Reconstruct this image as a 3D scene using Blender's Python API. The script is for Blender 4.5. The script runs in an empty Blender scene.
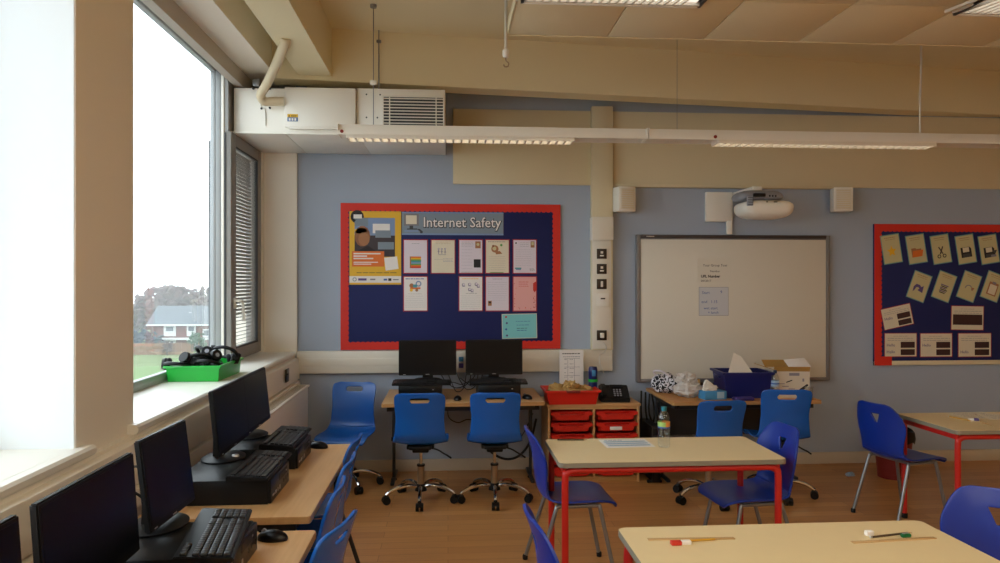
import bpy, bmesh, math, random
from mathutils import Vector, Matrix, Euler, noise
random.seed(7)
PI = math.pi
R = math.radians
SC = bpy.context.scene
COL = SC.collection

# ------------------------------------------------------------------ materials
def lin(h):
    h = h.lstrip('#')
    out = []
    for i in (0, 2, 4):
        c = int(h[i:i+2], 16) / 255
        out.append(c / 12.92 if c <= .04045 else ((c + .055) / 1.055) ** 2.4)
    return (*out, 1)

def mat(name, col, rough=.5, metal=0, spec=.5, var=0, vscale=8, bump=0, bscale=60, coat=0):
    m = bpy.data.materials.new(name)
    m.use_nodes = True
    nt = m.node_tree
    b = nt.nodes['Principled BSDF']
    c = lin(col) if isinstance(col, str) else (*col, 1)
    b.inputs['Base Color'].default_value = c
    b.inputs['Roughness'].default_value = rough
    b.inputs['Metallic'].default_value = metal
    b.inputs['Specular IOR Level'].default_value = spec
    b.inputs['Coat Weight'].default_value = coat
    if var or bump:
        tc = nt.nodes.new('ShaderNodeTexCoord')
    if var:
        n = nt.nodes.new('ShaderNodeTexNoise')
        n.inputs['Scale'].default_value = vscale
        n.inputs['Detail'].default_value = 4
        nt.links.new(tc.outputs['Object'], n.inputs['Vector'])
        mx = nt.nodes.new('ShaderNodeMix'); mx.data_type = 'RGBA'
        mx.inputs[6].default_value = tuple(v * (1 - var) for v in c[:3]) + (1,)
        mx.inputs[7].default_value = tuple(min(1, v * (1 + var)) for v in c[:3]) + (1,)
        nt.links.new(n.outputs['Fac'], mx.inputs[0])
        nt.links.new(mx.outputs[2], b.inputs['Base Color'])
    if bump:
        n2 = nt.nodes.new('ShaderNodeTexNoise')
        n2.inputs['Scale'].default_value = bscale
        nt.links.new(tc.outputs['Object'], n2.inputs['Vector'])
        bp = nt.nodes.new('ShaderNodeBump')
        bp.inputs['Strength'].default_value = bump
        bp.inputs['Distance'].default_value = .01
        nt.links.new(n2.outputs['Fac'], bp.inputs['Height'])
        nt.links.new(bp.outputs['Normal'], b.inputs['Normal'])
    return m

def wood(name, c1, c2, scale=(2.5, 40, 40), rough=.4):
    m = mat(name, c1, rough)
    nt = m.node_tree; b = nt.nodes['Principled BSDF']
    tc = nt.nodes.new('ShaderNodeTexCoord'); mp = nt.nodes.new('ShaderNodeMapping')
    mp.inputs['Scale'].default_value = scale
    n = nt.nodes.new('ShaderNodeTexNoise'); n.inputs['Scale'].default_value = 1; n.inputs['Detail'].default_value = 6
    cr = nt.nodes.new('ShaderNodeValToRGB')
    cr.color_ramp.elements[0].position = .3; cr.color_ramp.elements[0].color = lin(c2)
    cr.color_ramp.elements[1].position = .7; cr.color_ramp.elements[1].color = lin(c1)
    L = nt.links
    L.new(tc.outputs['Object'], mp.inputs['Vector']); L.new(mp.outputs[0], n.inputs['Vector'])
    L.new(n.outputs['Fac'], cr.inputs[0]); L.new(cr.outputs[0], b.inputs['Base Color'])
    return m

def glassy(name, tint=(1, 1, 1), gloss=.12, trans=.9):
    m = bpy.data.materials.new(name); m.use_nodes = True
    nt = m.node_tree
    for n in list(nt.nodes):
        if n.type != 'OUTPUT_MATERIAL': nt.nodes.remove(n)
    out = [n for n in nt.nodes if n.type == 'OUTPUT_MATERIAL'][0]
    t = nt.nodes.new('ShaderNodeBsdfTransparent'); t.inputs[0].default_value = (*[trans * v for v in tint], 1)
    g = nt.nodes.new('ShaderNodeBsdfGlossy'); g.inputs['Roughness'].default_value = .03
    fr = nt.nodes.new('ShaderNodeLayerWeight')
    pw = nt.nodes.new('ShaderNodeMath'); pw.operation = 'POWER'; pw.inputs[1].default_value = 5
    mul = nt.nodes.new('ShaderNodeMath'); mul.operation = 'MULTIPLY_ADD'
    mul.inputs[1].default_value = .9; mul.inputs[2].default_value = gloss * .2
    mx = nt.nodes.new('ShaderNodeMixShader')
    nt.links.new(fr.outputs[1], pw.inputs[0]); nt.links.new(pw.outputs[0], mul.inputs[0]); nt.links.new(mul.outputs[0], mx.inputs[0])
    nt.links.new(t.outputs[0], mx.inputs[1]); nt.links.new(g.outputs[0], mx.inputs[2])
    nt.links.new(mx.outputs[0], out.inputs[0])
    return m

M = {}
M['cream'] = mat('cream_paint', '#f0e9dc', .6, var=.02, vscale=3, bump=.04, bscale=90)
M['white_paint'] = mat('white_gloss_paint', '#eae6dc', .35)
M['wall_blue'] = mat('blue_grey_paint', '#a4b0c2', .6, var=.02, vscale=3, bump=.04, bscale=90)
M['warm_wall'] = mat('warm_cream_paint', '#dcc49a', .7, var=.02)
M['pinboard'] = mat('cream_pinboard', '#dacdab', .8, var=.03, vscale=4, bump=.05, bscale=200)
M['beam'] = mat('beam_paint', '#e6dab6', .65, var=.02, vscale=2)
M['ceiling'] = mat('ceiling_paint', '#e8dcba', .75, var=.02, vscale=2)
M['tile'] = mat('ceiling_tile', '#e6dab8', .75, var=.02, vscale=3)
M['joint'] = mat('joint_shadow_gap', '#8d7f68', .8)
M['skirting'] = mat('skirting_paint', '#c9bda8', .45)
M['reveal'] = mat('daylit_white_reveal', '#e9eff2', .55)  # white reveals, with cool bright daylight put into the colour
M['lintel'] = mat('grey_lintel_paint', '#bdb5aa', .6)
M['trunking'] = mat('trunking_plastic', '#dfd8c9', .4)
M['metal_white'] = mat('white_enamel', '#efebe0', .35)
M['alu'] = mat('grey_aluminium_frame', '#a2a5a6', .4, metal=.3)
M['alu_dark'] = mat('grey_brown_frame', '#94928e', .45, metal=.2)
M['seal'] = mat('rubber_seal', '#3c3d3f', .6)
M['black'] = mat('black_plastic', '#0c0c0e', .45, spec=.3)
M['black_gloss'] = mat('black_gloss_plastic', '#0b0b0e', .3, spec=.3)
M['screen'] = mat('dark_screen', '#07090e', .3, spec=.25)
M['key'] = mat('black_key_plastic', '#222327', .35)
M['dark_metal'] = mat('dark_steel', '#3a3a3c', .4, metal=.6)
M['grey_metal'] = mat('grey_steel', '#8c8d90', .35, metal=.7)
M['chrome'] = mat('chrome', '#d5d3cf', .14, metal=1)
M['tan_column'] = mat('gas_lift_sleeve', '#9b8468', .3, metal=.6)
M['silver'] = mat('silver_badge', '#cfd2d6', .3, metal=.8)
M['azure'] = mat('azure_plastic', '#145cb4', .27, bump=.03, bscale=300)
M['royal'] = mat('royal_blue_plastic', '#0a3092', .3, bump=.03, bscale=300)
M['beech'] = wood('beech_laminate', '#d3a772', '#c49560')
M['beech_edge'] = wood('beech_edging', '#c2935c', '#b2824c')
M['oak'] = wood('orange_beech_laminate', '#cf9557', '#bd8246')
M['maple'] = mat('cream_laminate', '#e2cb9b', .38, var=.02, vscale=20)
M['table_edge'] = mat('grey_table_edging', '#8d8574', .5)
M['red_frame'] = mat('red_enamel', '#c0241c', .35)
M['red_tray'] = mat('red_plastic', '#cf2216', .35)
M['red_dark'] = mat('dark_red_plastic', '#7d2019', .5)
M['border_red'] = mat('red_border_card', '#d42818', .6)
M['navy'] = mat('navy_backing_paper', '#0c1956', .75, bump=.05, bscale=400)
M['navy_plastic'] = mat('navy_plastic', '#0f185a', .35)
M['paper'] = mat('white_paper', '#e6e1dc', .7)
M['paper_lilac'] = mat('pale_lilac_paper', '#dbd1da', .7)
M['paper_cream'] = mat('cream_paper', '#ded4bc', .7)
M['note_grey'] = mat('grey_note_paper', '#c6c7cb', .7)
M['paper_pink'] = mat('pink_paper', '#e3a7a2', .7)
M['paper_turq'] = mat('turquoise_paper', '#7cc5c8', .7)
M['paper_yellow'] = mat('yellow_poster', '#e0b02a', .6)
M['paper_tan'] = mat('tan_card', '#c8be90', .7)
M['paper_teal'] = mat('teal_card', '#6f9f9b', .7)
M['back_maroon'] = mat('maroon_backing', '#a01c30', .7)
M['ink'] = mat('grey_ink', '#85808a', .8)
M['ink_dark'] = mat('dark_ink', '#2a2728', .8)
M['ink_blue'] = mat('blue_ink', '#3f5fa0', .8)
M['ink_purple'] = mat('purple_ink', '#5a4a80', .8)
M['orange'] = mat('orange_print', '#dc6f24', .6)
M['yellow'] = mat('yellow_print', '#e8b51c', .6)
M['green_print'] = mat('green_print', '#5d9a4c', .6)
M['teal_print'] = mat('teal_print', '#3f8d98', .6)
M['brown_print'] = mat('brown_print', '#a36f48', .6)
M['skin_print'] = mat('brown_face_print', '#8a5a3c', .6)
M['dark_print'] = mat('dark_photo_print', '#3a2f33', .6)
M['blue_print'] = mat('blue_photo_print', '#7b93b8', .6)
M['grey_print'] = mat('grey_banner_print', '#7c8a96', .6)
M['maroon_print'] = mat('dark_maroon_print', '#38191a', .6)
M['whiteboard'] = mat('whiteboard_enamel', '#d8d2c4', .3)
M['wb_frame'] = mat('whiteboard_grey_frame', '#7e7b7c', .4, metal=.3)
M['wb_dark'] = mat('whiteboard_dark_strip', '#3a3130', .4)
M['socket_dark'] = mat('dark_switch_plate', '#3b332d', .3, metal=.5)
M['socket_white'] = mat('white_socket_plastic', '#e4dfd4', .35)
M['green'] = mat('green_plastic', '#1fae3c', .32)
M['foam'] = mat('black_foam', '#1a1a1d', .9)
M['grey_pl'] = mat('grey_plastic', '#8e8f97', .4)
M['sticker_y'] = mat('yellow_sticker', '#e3b81e', .5)
M['sticker_b'] = mat('blue_sticker', '#5c7ba6', .5)
M['cable'] = mat('black_cable', '#111113', .5)
M['cable_w'] = mat('white_cable', '#d6d2c8', .5)
M['hose'] = mat('cream_hose', '#d8c8a8', .5)
M['plastic_bag'] = mat('white_plastic_bag', '#c6bfb8', .3, bump=.3, bscale=25)
M['card_brown'] = mat('brown_cardboard', '#a9803f', .8, var=.04)
M['card_white'] = mat('white_printed_card', '#cfc3b0', .7)
M['tissue'] = mat('white_tissue', '#e2d9cb', .9)
M['tissue_blue'] = mat('blue_tissue_box', '#3f87b8', .6)
M['purple'] = mat('purple_plastic', '#3d2f78', .4)
M['tan_roll'] = mat('masking_tape', '#c9ad78', .6)
M['straw'] = mat('tan_crumpled_material', '#b89559', .85, var=.25, vscale=40, bump=.6, bscale=50)
M['bottle'] = glassy('clear_plastic', (.96, .985, .99), .5, .96)
M['label_orange'] = mat('orange_bottle_label', '#d98a3a', .5)
M['label_green'] = mat('green_bottle_label', '#9cc06a', .5)
M['label_blue'] = mat('blue_bottle_label', '#9db7cc', .5)
M['cap_teal'] = mat('teal_bottle_cap', '#1b6f80', .4)
M['cap_dark'] = mat('dark_bottle_cap', '#1d2c4c', .4)
M['lamp'] = mat('lit_diffuser', '#ffffff', .5)
_e = M['lamp'].node_tree.nodes['Principled BSDF']; _e.inputs['Emission Color'].default_value = (1, .9, .71, 1); _e.inputs['Emission Strength'].default_value = 5.4
M['tube'] = mat('lit_tube_panel', '#ffffff', .5)
_e = M['tube'].node_tree.nodes['Principled BSDF']; _e.inputs['Emission Color'].default_value = (1, .86, .68, 1); _e.inputs['Emission Strength'].default_value = .75
M['tube_dim'] = mat('dim_tube_panel', '#ffffff', .5)
_e = M['tube_dim'].node_tree.nodes['Principled BSDF']; _e.inputs['Emission Color'].default_value = (1, .97, .9, 1); _e.inputs['Emission Strength'].default_value = .38
M['glass'] = glassy('window_glass', (.98, 1, 1), .1, .97)
M['eraser'] = mat('white_eraser', '#e9e3da', .7)
M['red_eraser'] = mat('red_eraser_sleeve', '#c7301f', .6)
M['sharp_green'] = mat('green_sharpener', '#17703d', .4)
M['pencil_y'] = mat('yellow_pencil_paint', '#c9982a', .4)
M['pencil_b'] = mat('dark_pencil_paint', '#4c3a28', .4)
M['ruler'] = mat('wood_ruler', '#c09a66', .5)
M['slat'] = mat('blind_slat', '#5a5b5e', .4)
M['louvre'] = mat('bright_louvre', '#e9e5da', .35, metal=.3)
M['lawn'] = mat('lawn_grass', '#4f6029', .9, var=.15, vscale=.2)
M['ground_grey'] = mat('added_ground_grey', '#8c8780', .9, var=.1, vscale=.3)
M['brick'] = mat('house_brick', '#6b4038', .9, var=.1, vscale=2)
M['grey_brick'] = mat('grey_brick', '#5f6265', .9, var=.12, vscale=12)
M['roof'] = mat('grey_roof_tiles', '#545a60', .8, var=.05, vscale=2)
M['render_white'] = mat('white_cladding', '#c9c9c8', .7)
M['window_dark'] = mat('house_window_glass', '#59626b', .2)
M['fence'] = mat('brown_fence', '#7d5c40', .9)
M['leaf_russet'] = mat('russet_foliage', '#432c29', .9, var=.2, vscale=1)
M['leaf_dark'] = mat('dark_hedge_foliage', '#33404a', .9, var=.2, vscale=1)
M['leaf_green'] = mat('green_bush_foliage', '#2c5236', .9, var=.2, vscale=1)
M['bark'] = mat('bark', '#4a3f38', .9)

def floor_mat():
    m = mat('wood_plank_floor', '#a9713f', .38)
    nt = m.node_tree; b = nt.nodes['Principled BSDF']; L = nt.links
    tc = nt.nodes.new('ShaderNodeTexCoord')
    br = nt.nodes.new('ShaderNodeTexBrick')
    br.offset = .37
    br.inputs['Scale'].default_value = 1
    br.inputs['Brick Width'].default_value = 1.1
    br.inputs['Row Height'].default_value = .1
    br.inputs['Mortar Size'].default_value = .0015
    br.inputs['Color1'].default_value = lin('#c68f55')
    br.inputs['Color2'].default_value = lin('#b37c45')
    br.inputs['Mortar'].default_value = lin('#8a5a2e')
    mp = nt.nodes.new('ShaderNodeMapping'); mp.inputs['Scale'].default_value = (3, 45, 1)
    n = nt.nodes.new('ShaderNodeTexNoise'); n.inputs['Scale'].default_value = 1; n.inputs['Detail'].default_value = 6
    mr = nt.nodes.new('ShaderNodeMapRange'); mr.inputs[3].default_value = .82; mr.inputs[4].default_value = 1.14
    mx = nt.nodes.new('ShaderNodeMix'); mx.data_type = 'RGBA'; mx.blend_type = 'MULTIPLY'; mx.inputs[0].default_value = 1
    L.new(tc.outputs['Object'], br.inputs['Vector']); L.new(tc.outputs['Object'], mp.inputs[0])
    L.new(mp.outputs[0], n.inputs['Vector']); L.new(n.outputs['Fac'], mr.inputs[0])
    L.new(br.outputs['Color'], mx.inputs[6]); L.new(mr.outputs[0], mx.inputs[7])
    L.new(mx.outputs[2], b.inputs['Base Color'])
    return m
M['floor'] = floor_mat()

def zigzag_mat():
    m = mat('zigzag_fabric', '#dedbe0', .8)
    nt = m.node_tree; b = nt.nodes['Principled BSDF']; L = nt.links
    tc = nt.nodes.new('ShaderNodeTexCoord')
    w = nt.nodes.new('ShaderNodeTexWave'); w.inputs['Scale'].default_value = 7
    w.inputs['Distortion'].default_value = 6; w.inputs['Detail'].default_value = 0; w.inputs['Detail Scale'].default_value = 6
    cr = nt.nodes.new('ShaderNodeValToRGB'); cr.color_ramp.interpolation = 'CONSTANT'
    cr.color_ramp.elements[0].color = lin('#16161d'); cr.color_ramp.elements[1].color = lin('#d9d7de'); cr.color_ramp.elements[1].position = .45
    L.new(tc.outputs['Object'], w.inputs['Vector']); L.new(w.outputs['Fac'], cr.inputs[0]); L.new(cr.outputs[0], b.inputs['Base Color'])
    return m
M['zigzag'] = zigzag_mat()

# ------------------------------------------------------------------ mesh builder
def T(x=0, y=0, z=0): return Matrix.Translation((x, y, z))
def RX(a): return Matrix.Rotation(a, 4, 'X')
def RY(a): return Matrix.Rotation(a, 4, 'Y')
def RZ(a): return Matrix.Rotation(a, 4, 'Z')

def spline(pts, n=6):
    pts = [Vector(p) for p in pts]
    if len(pts) < 3: return pts
    P = [2 * pts[0] - pts[1]] + pts + [2 * pts[-1] - pts[-2]]
    out = []
    for i in range(1, len(P) - 2):
        for k in range(n):
            t = k / n
            a, b, c, d = P[i-1], P[i], P[i+1], P[i+2]
            out.append(.5 * ((2*b) + (c-a)*t + (2*a-5*b+4*c-d)*t*t + (3*b-a-3*c+d)*t**3))
    out.append(pts[-1])
    return out

class MB:
    def __init__(s):
        s.bm = bmesh.new(); s.mats = []
    def mi(s, m):
        m = M[m] if isinstance(m, str) else m
        if m not in s.mats: s.mats.append(m)
        return s.mats.index(m)
    def merge(s, b2, m, mx=None):
        if mx is not None: bmesh.ops.transform(b2, matrix=mx, verts=b2.verts)
        i = s.mi(m)
        vm = {v: s.bm.verts.new(v.co) for v in b2.verts}
        for f in b2.faces:
            try: nf = s.bm.faces.new([vm[v] for v in f.verts])
            except ValueError: continue
            nf.material_index = i; nf.smooth = True
        b2.free()
        return s
    def box(s, c, d, m, rot=None, bev=0, seg=2, taper=None):
        b = bmesh.new(); bmesh.ops.create_cube(b, size=1)
        for v in b.verts:
            t = taper if (taper and v.co.z < 0) else 1
            v.co = Vector((v.co.x * d[0] * t, v.co.y * d[1] * t, v.co.z * d[2]))
        if bev: bmesh.ops.bevel(b, geom=b.edges[:], offset=bev, segments=seg, affect='EDGES', profile=.5)
        mx = T(*c)
        if rot is not None: mx = mx @ (rot if isinstance(rot, Matrix) else RZ(rot))
        return s.merge(b, m, mx)
    def bx(s, x0, x1, y0, y1, z0, z1, m, bev=0):
        return s.box(((x0+x1)/2, (y0+y1)/2, (z0+z1)/2), (abs(x1-x0), abs(y1-y0), abs(z1-z0)), m, bev=bev)
    def cyl(s, p0, p1, r0, m, r1=None, n=20):
        p0, p1 = Vector(p0), Vector(p1); d = p1 - p0
        b = bmesh.new()
        bmesh.ops.create_cone(b, cap_ends=True, segments=n, radius1=r0, radius2=r0 if r1 is None else r1, depth=d.length)
        return s.merge(b, m, Matrix.Translation((p0+p1)/2) @ d.to_track_quat('Z', 'Y').to_matrix().to_4x4())
    def tube(s, pts, r, m, n=10, sm=6, taper=None):
        P = spline(pts, sm) if sm else [Vector(p) for p in pts]
        b = bmesh.new(); rings = []
        N = len(P); prev = None
        for i, p in enumerate(P):
            t = (P[min(i+1, N-1)] - P[max(i-1, 0)]).normalized()
            if prev is None:
                u = t.orthogonal().normalized()
            else:
                u = (prev - t * prev.dot(t)).normalized()
            prev = u; w = t.cross(u)
            rr = r if taper is None else r * (1 + (taper - 1) * i / max(1, N - 1))
            rings.append([b.verts.new(p + (u * math.cos(2*PI*k/n) + w * math.sin(2*PI*k/n)) * rr) for k in range(n)])
        for i in range(N - 1):
            for k in range(n):
                b.faces.new((rings[i][k], rings[i][(k+1) % n], rings[i+1][(k+1) % n], rings[i+1][k]))
        b.faces.new(rings[0][::-1]); b.faces.new(rings[-1])
        return s.merge(b, m)
    def lathe(s, prof, m, c=(0, 0, 0), n=24, mx=None):
        b = bmesh.new(); rings = []
        for r, z in prof:
            if r < 1e-5: rings.append([b.verts.new((0, 0, z))])
            else: rings.append([b.verts.new((r*math.cos(2*PI*k/n), r*math.sin(2*PI*k/n), z)) for k in range(n)])
        for a, d in zip(rings, rings[1:]):
            for k in range(n):
                q = [a[k % len(a)], a[(k+1) % len(a)], d[(k+1) % len(d)], d[k % len(d)]]
                q = list(dict.fromkeys(q))
                if len(q) > 2: b.faces.new(q)
        return s.merge(b, m, T(*c) @ (mx or Matrix.Identity(4)))
    def prism(s, poly, d0, d1, m, plane='xy', mx=None, bev=0):
        b = bmesh.new()
        def P(u, v, w):
            return {'xy': (u, v, w), 'xz': (u, w, v), 'yz': (w, u, v)}[plane]
        v0 = [b.verts.new(P(u, v, d0)) for u, v in poly]; v1 = [b.verts.new(P(u, v, d1)) for u, v in poly]
        b.faces.new(v0); b.faces.new(v1[::-1])
        for i in range(len(poly)):
            j = (i+1) % len(poly)
            b.faces.new((v0[i], v0[j], v1[j], v1[i]))
        bmesh.ops.recalc_face_normals(b, faces=b.faces)
        if bev: bmesh.ops.bevel(b, geom=b.edges[:], offset=bev, segments=2, affect='EDGES')
        return s.merge(b, m, mx)
    def quad(s, pts, m):
        b = bmesh.new(); b.faces.new([b.verts.new(p) for p in pts]); return s.merge(b, m)
    def blob(s, c, d, m, amp=.2, fr=3, sub=3, seed=0, flat=None, mx=None):
        b = bmesh.new(); bmesh.ops.create_icosphere(b, subdivisions=sub, radius=1)
        for v in b.verts:
            k = 1 + amp * noise.noise(v.co * fr + Vector((seed, seed * 1.7, 3.1)))
            k += amp * .5 * noise.noise(v.co * fr * 2.7 + Vector((seed, 1.7, seed)))
            v.co = Vector((v.co.x*d[0]*k, v.co.y*d[1]*k, v.co.z*d[2]*k))
            if flat is not None and v.co.z < flat: v.co.z = flat
        return s.merge(b, m, T(*c) @ (mx or Matrix.Identity(4)))
    def text(s, body, size, mx, m, ext=.0004, align='LEFT', bold=0, sx=1):
        cu = bpy.data.curves.new('t', 'FONT'); cu.body = body; cu.size = size; cu.extrude = ext
        cu.align_x = align; cu.offset = bold; cu.resolution_u = 2
        o = bpy.data.objects.new('t', cu); COL.objects.link(o)
        dg = bpy.context.evaluated_depsgraph_get()
        me = bpy.data.meshes.new_from_object(o.evaluated_get(dg))
        b = bmesh.new(); b.from_mesh(me)
        bpy.data.objects.remove(o); bpy.data.curves.remove(cu); bpy.data.meshes.remove(me)
        return s.merge(b, m, mx @ RX(PI/2) @ Matrix.Diagonal((sx, 1, 1, 1)))
    def build(s, name, parent=None, loc=(0, 0, 0), rot=(0, 0, 0), ang=35):
        bmesh.ops.recalc_face_normals(s.bm, faces=s.bm.faces)
        ca = R(ang)
        for e in s.bm.edges:
            if len(e.link_faces) == 2:
                if e.calc_face_angle(0) > ca: e.smooth = False
        me = bpy.data.meshes.new(name); s.bm.to_mesh(me); s.bm.free()
        for m in s.mats: me.materials.append(m)
        o = bpy.data.objects.new(name, me); COL.objects.link(o)
        o.location = loc; o.rotation_euler = rot
        if parent: o.parent = parent
        return o

def tag(o, label, cat, group=None, kind=None):
    o['label'] = label; o['category'] = cat
    if group: o['group'] = group
    if kind: o['kind'] = kind
    return o
def thing(name, label, cat, loc=(0, 0, 0), rz=0, group=None):
    o = bpy.data.objects.new(name, None); COL.objects.link(o)
    o.empty_display_size = .1
    o.location = loc; o.rotation_euler = (0, 0, rz)
    return tag(o, label, cat, group)
def struct(mb, name, parent=None, label=None):
    o = mb.build(name, parent)
    if parent is None: o['kind'] = 'structure'
    if label: o['label'] = label
    return o
def sthing(name):
    o = bpy.data.objects.new(name, None); COL.objects.link(o); o['kind'] = 'structure'
    return o
def dup(root, loc, rz=0, label=None, group=None):
    r = root.copy(); COL.objects.link(r); r.location = loc; r.rotation_euler = (0, 0, rz)
    if label: r['label'] = label
    if group: r['group'] = group
    for ch in list(root.children):
        c = ch.copy(); COL.objects.link(c); c.parent = r
        for g in list(ch.children):
            d = g.copy(); COL.objects.link(d); d.parent = c
    return r

# ------------------------------------------------------------------ camera
cam = bpy.data.cameras.new('camera'); co = bpy.data.objects.new('camera', cam); COL.objects.link(co)
co.location = (0, 0, 1.62)
co.rotation_euler = (PI/2, 0, -math.atan(52/720))
cam.sensor_width = 36; cam.lens = 36 * .72; cam.clip_start = .05; cam.clip_end = 500
SC.camera = co

# ------------------------------------------------------------------ room shell
YB, XL, XR, YR, ZC = 6.2, -1.315, 6.6, -3.0, 3.5
XO = -1.85
b = MB(); b.bx(XO, XR + .2, YR - .2, YB + .2, -.2, 0, 'floor'); struct(b, 'floor')
b = MB(); b.bx(XO, XR + .2, YR - .2, YB + .2, ZC, ZC + .2, 'ceiling'); struct(b, 'ceiling')
b = MB(); b.bx(XO, XR + .2, YB, YB + .2, 0, ZC, 'wall_blue'); struct(b, 'wall_back')
b = MB(); b.bx(XR, XR + .2, YR, YB, 0, ZC, 'warm_wall'); struct(b, 'wall_right')
b = MB(); b.bx(XO, XR + .2, YR - .2, YR, 0, ZC, 'warm_wall'); struct(b, 'wall_rear')
# window wall: below the sills, piers, lintel (one wall)
W1 = (.1, 2.65); W2 = (3.12, 6.14); W3 = (-2.7, -.45)
ZS = .99
b = MB()
b.bx(XO, XL + .03, YR, YB, 0, ZS, 'cream')
for y0, y1 in ((YR, W3[0]), (W3[1], W1[0]), (W1[1], W2[0])):
    b.bx(XO, XL, y0, y1, ZS, 3.17, 'cream')
b.bx(-1.74, -1.50, YR, YB, 3.17, 3.2, 'alu_dark'); b.bx(-1.56, -1.50, YR, YB, 3.05, 3.2, 'lintel')
b.bx(-1.56, XL + .03, YR, YB, 3.16, ZC, 'cream'); b.bx(-1.74, -1.56, YR, YB, 3.2, ZC, 'cream')
b.bx(XO, -1.54, W2[1], YB, ZS, 3.17, 'cream')
b.bx(-1.54, -1.27, 6.17, YB, ZS, 3.0, 'cream')
for y in (W3[0], W1[0], W2[0]): b.bx(XO, XL - .004, y, y + .004, ZS, 3.16, 'reveal')
for y in (W3[1], W1[1]): b.bx(XO, XL - .004, y - .004, y, ZS, 3.16, 'reveal')
struct(b, 'wall_left')
# ceiling beams
b = MB()
b.prism([(-1.30, 5.37), (5.7, 6.19), (6.6, 6.19), (6.6, 6.35), (5.6, 6.35), (-1.30, 5.56)], 3.11, 3.5, 'beam')
struct(b, 'trim_1', label='deep cream painted beam along the back of the ceiling')
b = MB(); b.bx(-1.10, -.86, YR, 6.19, 3.14, 3.5, 'beam'); struct(b, 'trim_2', label='cream painted beam running along the window wall')
# cream pinboard panels high on the back wall
b = MB(); b.bx(.043, 1.236, 6.175, YB, 2.456, 3.10, 'pinboard', .003); struct(b, 'trim_4', label='cream panel high on the back wall above the display board')
b = MB(); b.bx(1.418, 6.55, 6.175, YB, 2.456, 3.10, 'pinboard', .003)
b.bx(1.418, 3.40, 6.14, YB, 2.440, 2.462, 'pinboard', .002); struct(b, 'trim_5', label='long cream panel high on the back wall above the whiteboard')
# column with conduit
b = MB(); b.bx(1.236, 1.418, 6.12, YB, 1.03, 3.13, 'pinboard', .004)
struct(b, 'trim_6', label='narrow pale pilaster on the back wall')
# skirting
b = MB(); b.bx(-1.3, XR, 6.178, YB, 0, .10, 'skirting', .004); struct(b, 'baseboard_back')
b = MB(); b.bx(XL + .03, XL + .05, YR, 6.178, 0, .10, 'skirting', .004); struct(b, 'baseboard_left')
b = MB(); b.bx(XR - .02, XR, YR, 6.178, 0, .10, 'skirting', .004); struct(b, 'baseboard_right')

# suspended ceiling raft of tiles
raft = sthing('ceiling_raft')
raft['label'] = 'suspended ceiling of large cream tiles'
zr = 3.10; rx0, ry1 = .36, 4.30
lights_at = [(0, 3.735), (4, 3.735)]
RL = [(.36 + .02, 1.34, 2.95, 3.76), (2.76, 3.72, 2.95, 3.76)]
LIT = [(1.0, .55), (1.0, -1.25), (3.4, .55), (3.4, -1.25)]
b = MB()
for i in range(10):
    for j in range(12):
        x0 = rx0 + i * .6; y1 = ry1 - j * .6
        b.bx(x0 + .003, x0 + .597, y1 - .597, y1 - .003, zr, zr + .03, 'tile', .002)
b.bx(rx0, rx0 + 6, ry1 - 7.2, ry1, zr + .012, zr + .05, 'joint')
b.bx(rx0 - .006, rx0, ry1 - 7.2, ry1, zr - .004, zr + .06, 'tile'); b.bx(rx0, rx0 + 6, ry1, ry1 + .006, zr - .004, zr + .06, 'tile')
b.build('tile_field', raft)
for k, (x0, x1, y0, y1) in enumerate(RL):
    t = thing('recessed_light', ['louvred recessed ceiling light above the notice board wall, nearest the window',
              'louvred recessed ceiling light far from the window'][k], 'ceiling light', ((x0+x1)/2, (y0+y1)/2, zr))
    w, d = x1 - x0, y1 - y0
    b = MB()
    b.box((0, 0, -.002), (w, d, .004), 'dark_metal', bev=.001); b.build('housing', t)
    b = MB(); b.box((0, 0, -.0055), (w - .06, d - .06, .002), 'tube_dim'); b.build('lamp_panel', t)
    b = MB()
    n = 22
    for i in range(n):
        b.box((-w/2 + .025 + (w - .05) * i / (n - 1), 0, -.016), (.010, d - .05, .016), 'louvre', rot=RZ(.25))
    for i in range(4):
        b.box((0, -d/2 + .04 + (d - .08) * i / 3, -.014), (w - .03, .012, .02), 'louvre')
    b.build('louvre', t)
    b = MB()
    for x in (-w/2 + .008, w/2 - .008): b.box((x, 0, -.012), (.016, d, .024), 'dark_metal', bev=.002)
    for y in (-d/2 + .008, d/2 - .008): b.box((0, y, -.012), (w, .016, .024), 'metal_white', bev=.002)
    b.build('frame', t)

for k, (x, y) in enumerate(LIT):
    t = thing('ceiling_panel_light', 'lit warm ceiling panel light behind the viewer', 'ceiling light', (x, y, zr), 0, 'lit ceiling panels behind the viewer')
    b = MB()
    for sx in (-1, 1): b.box((sx * .59, 0, -.012), (.02, .60, .024), 'metal_white', bev=.002); b.box((0, sx * .29, -.012), (1.2, .02, .024), 'metal_white', bev=.002)
    b.build('frame', t)
    b = MB(); b.box((0, 0, -.006), (1.16, .56, .008), 'lamp'); b.build('diffuser', t)

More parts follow.
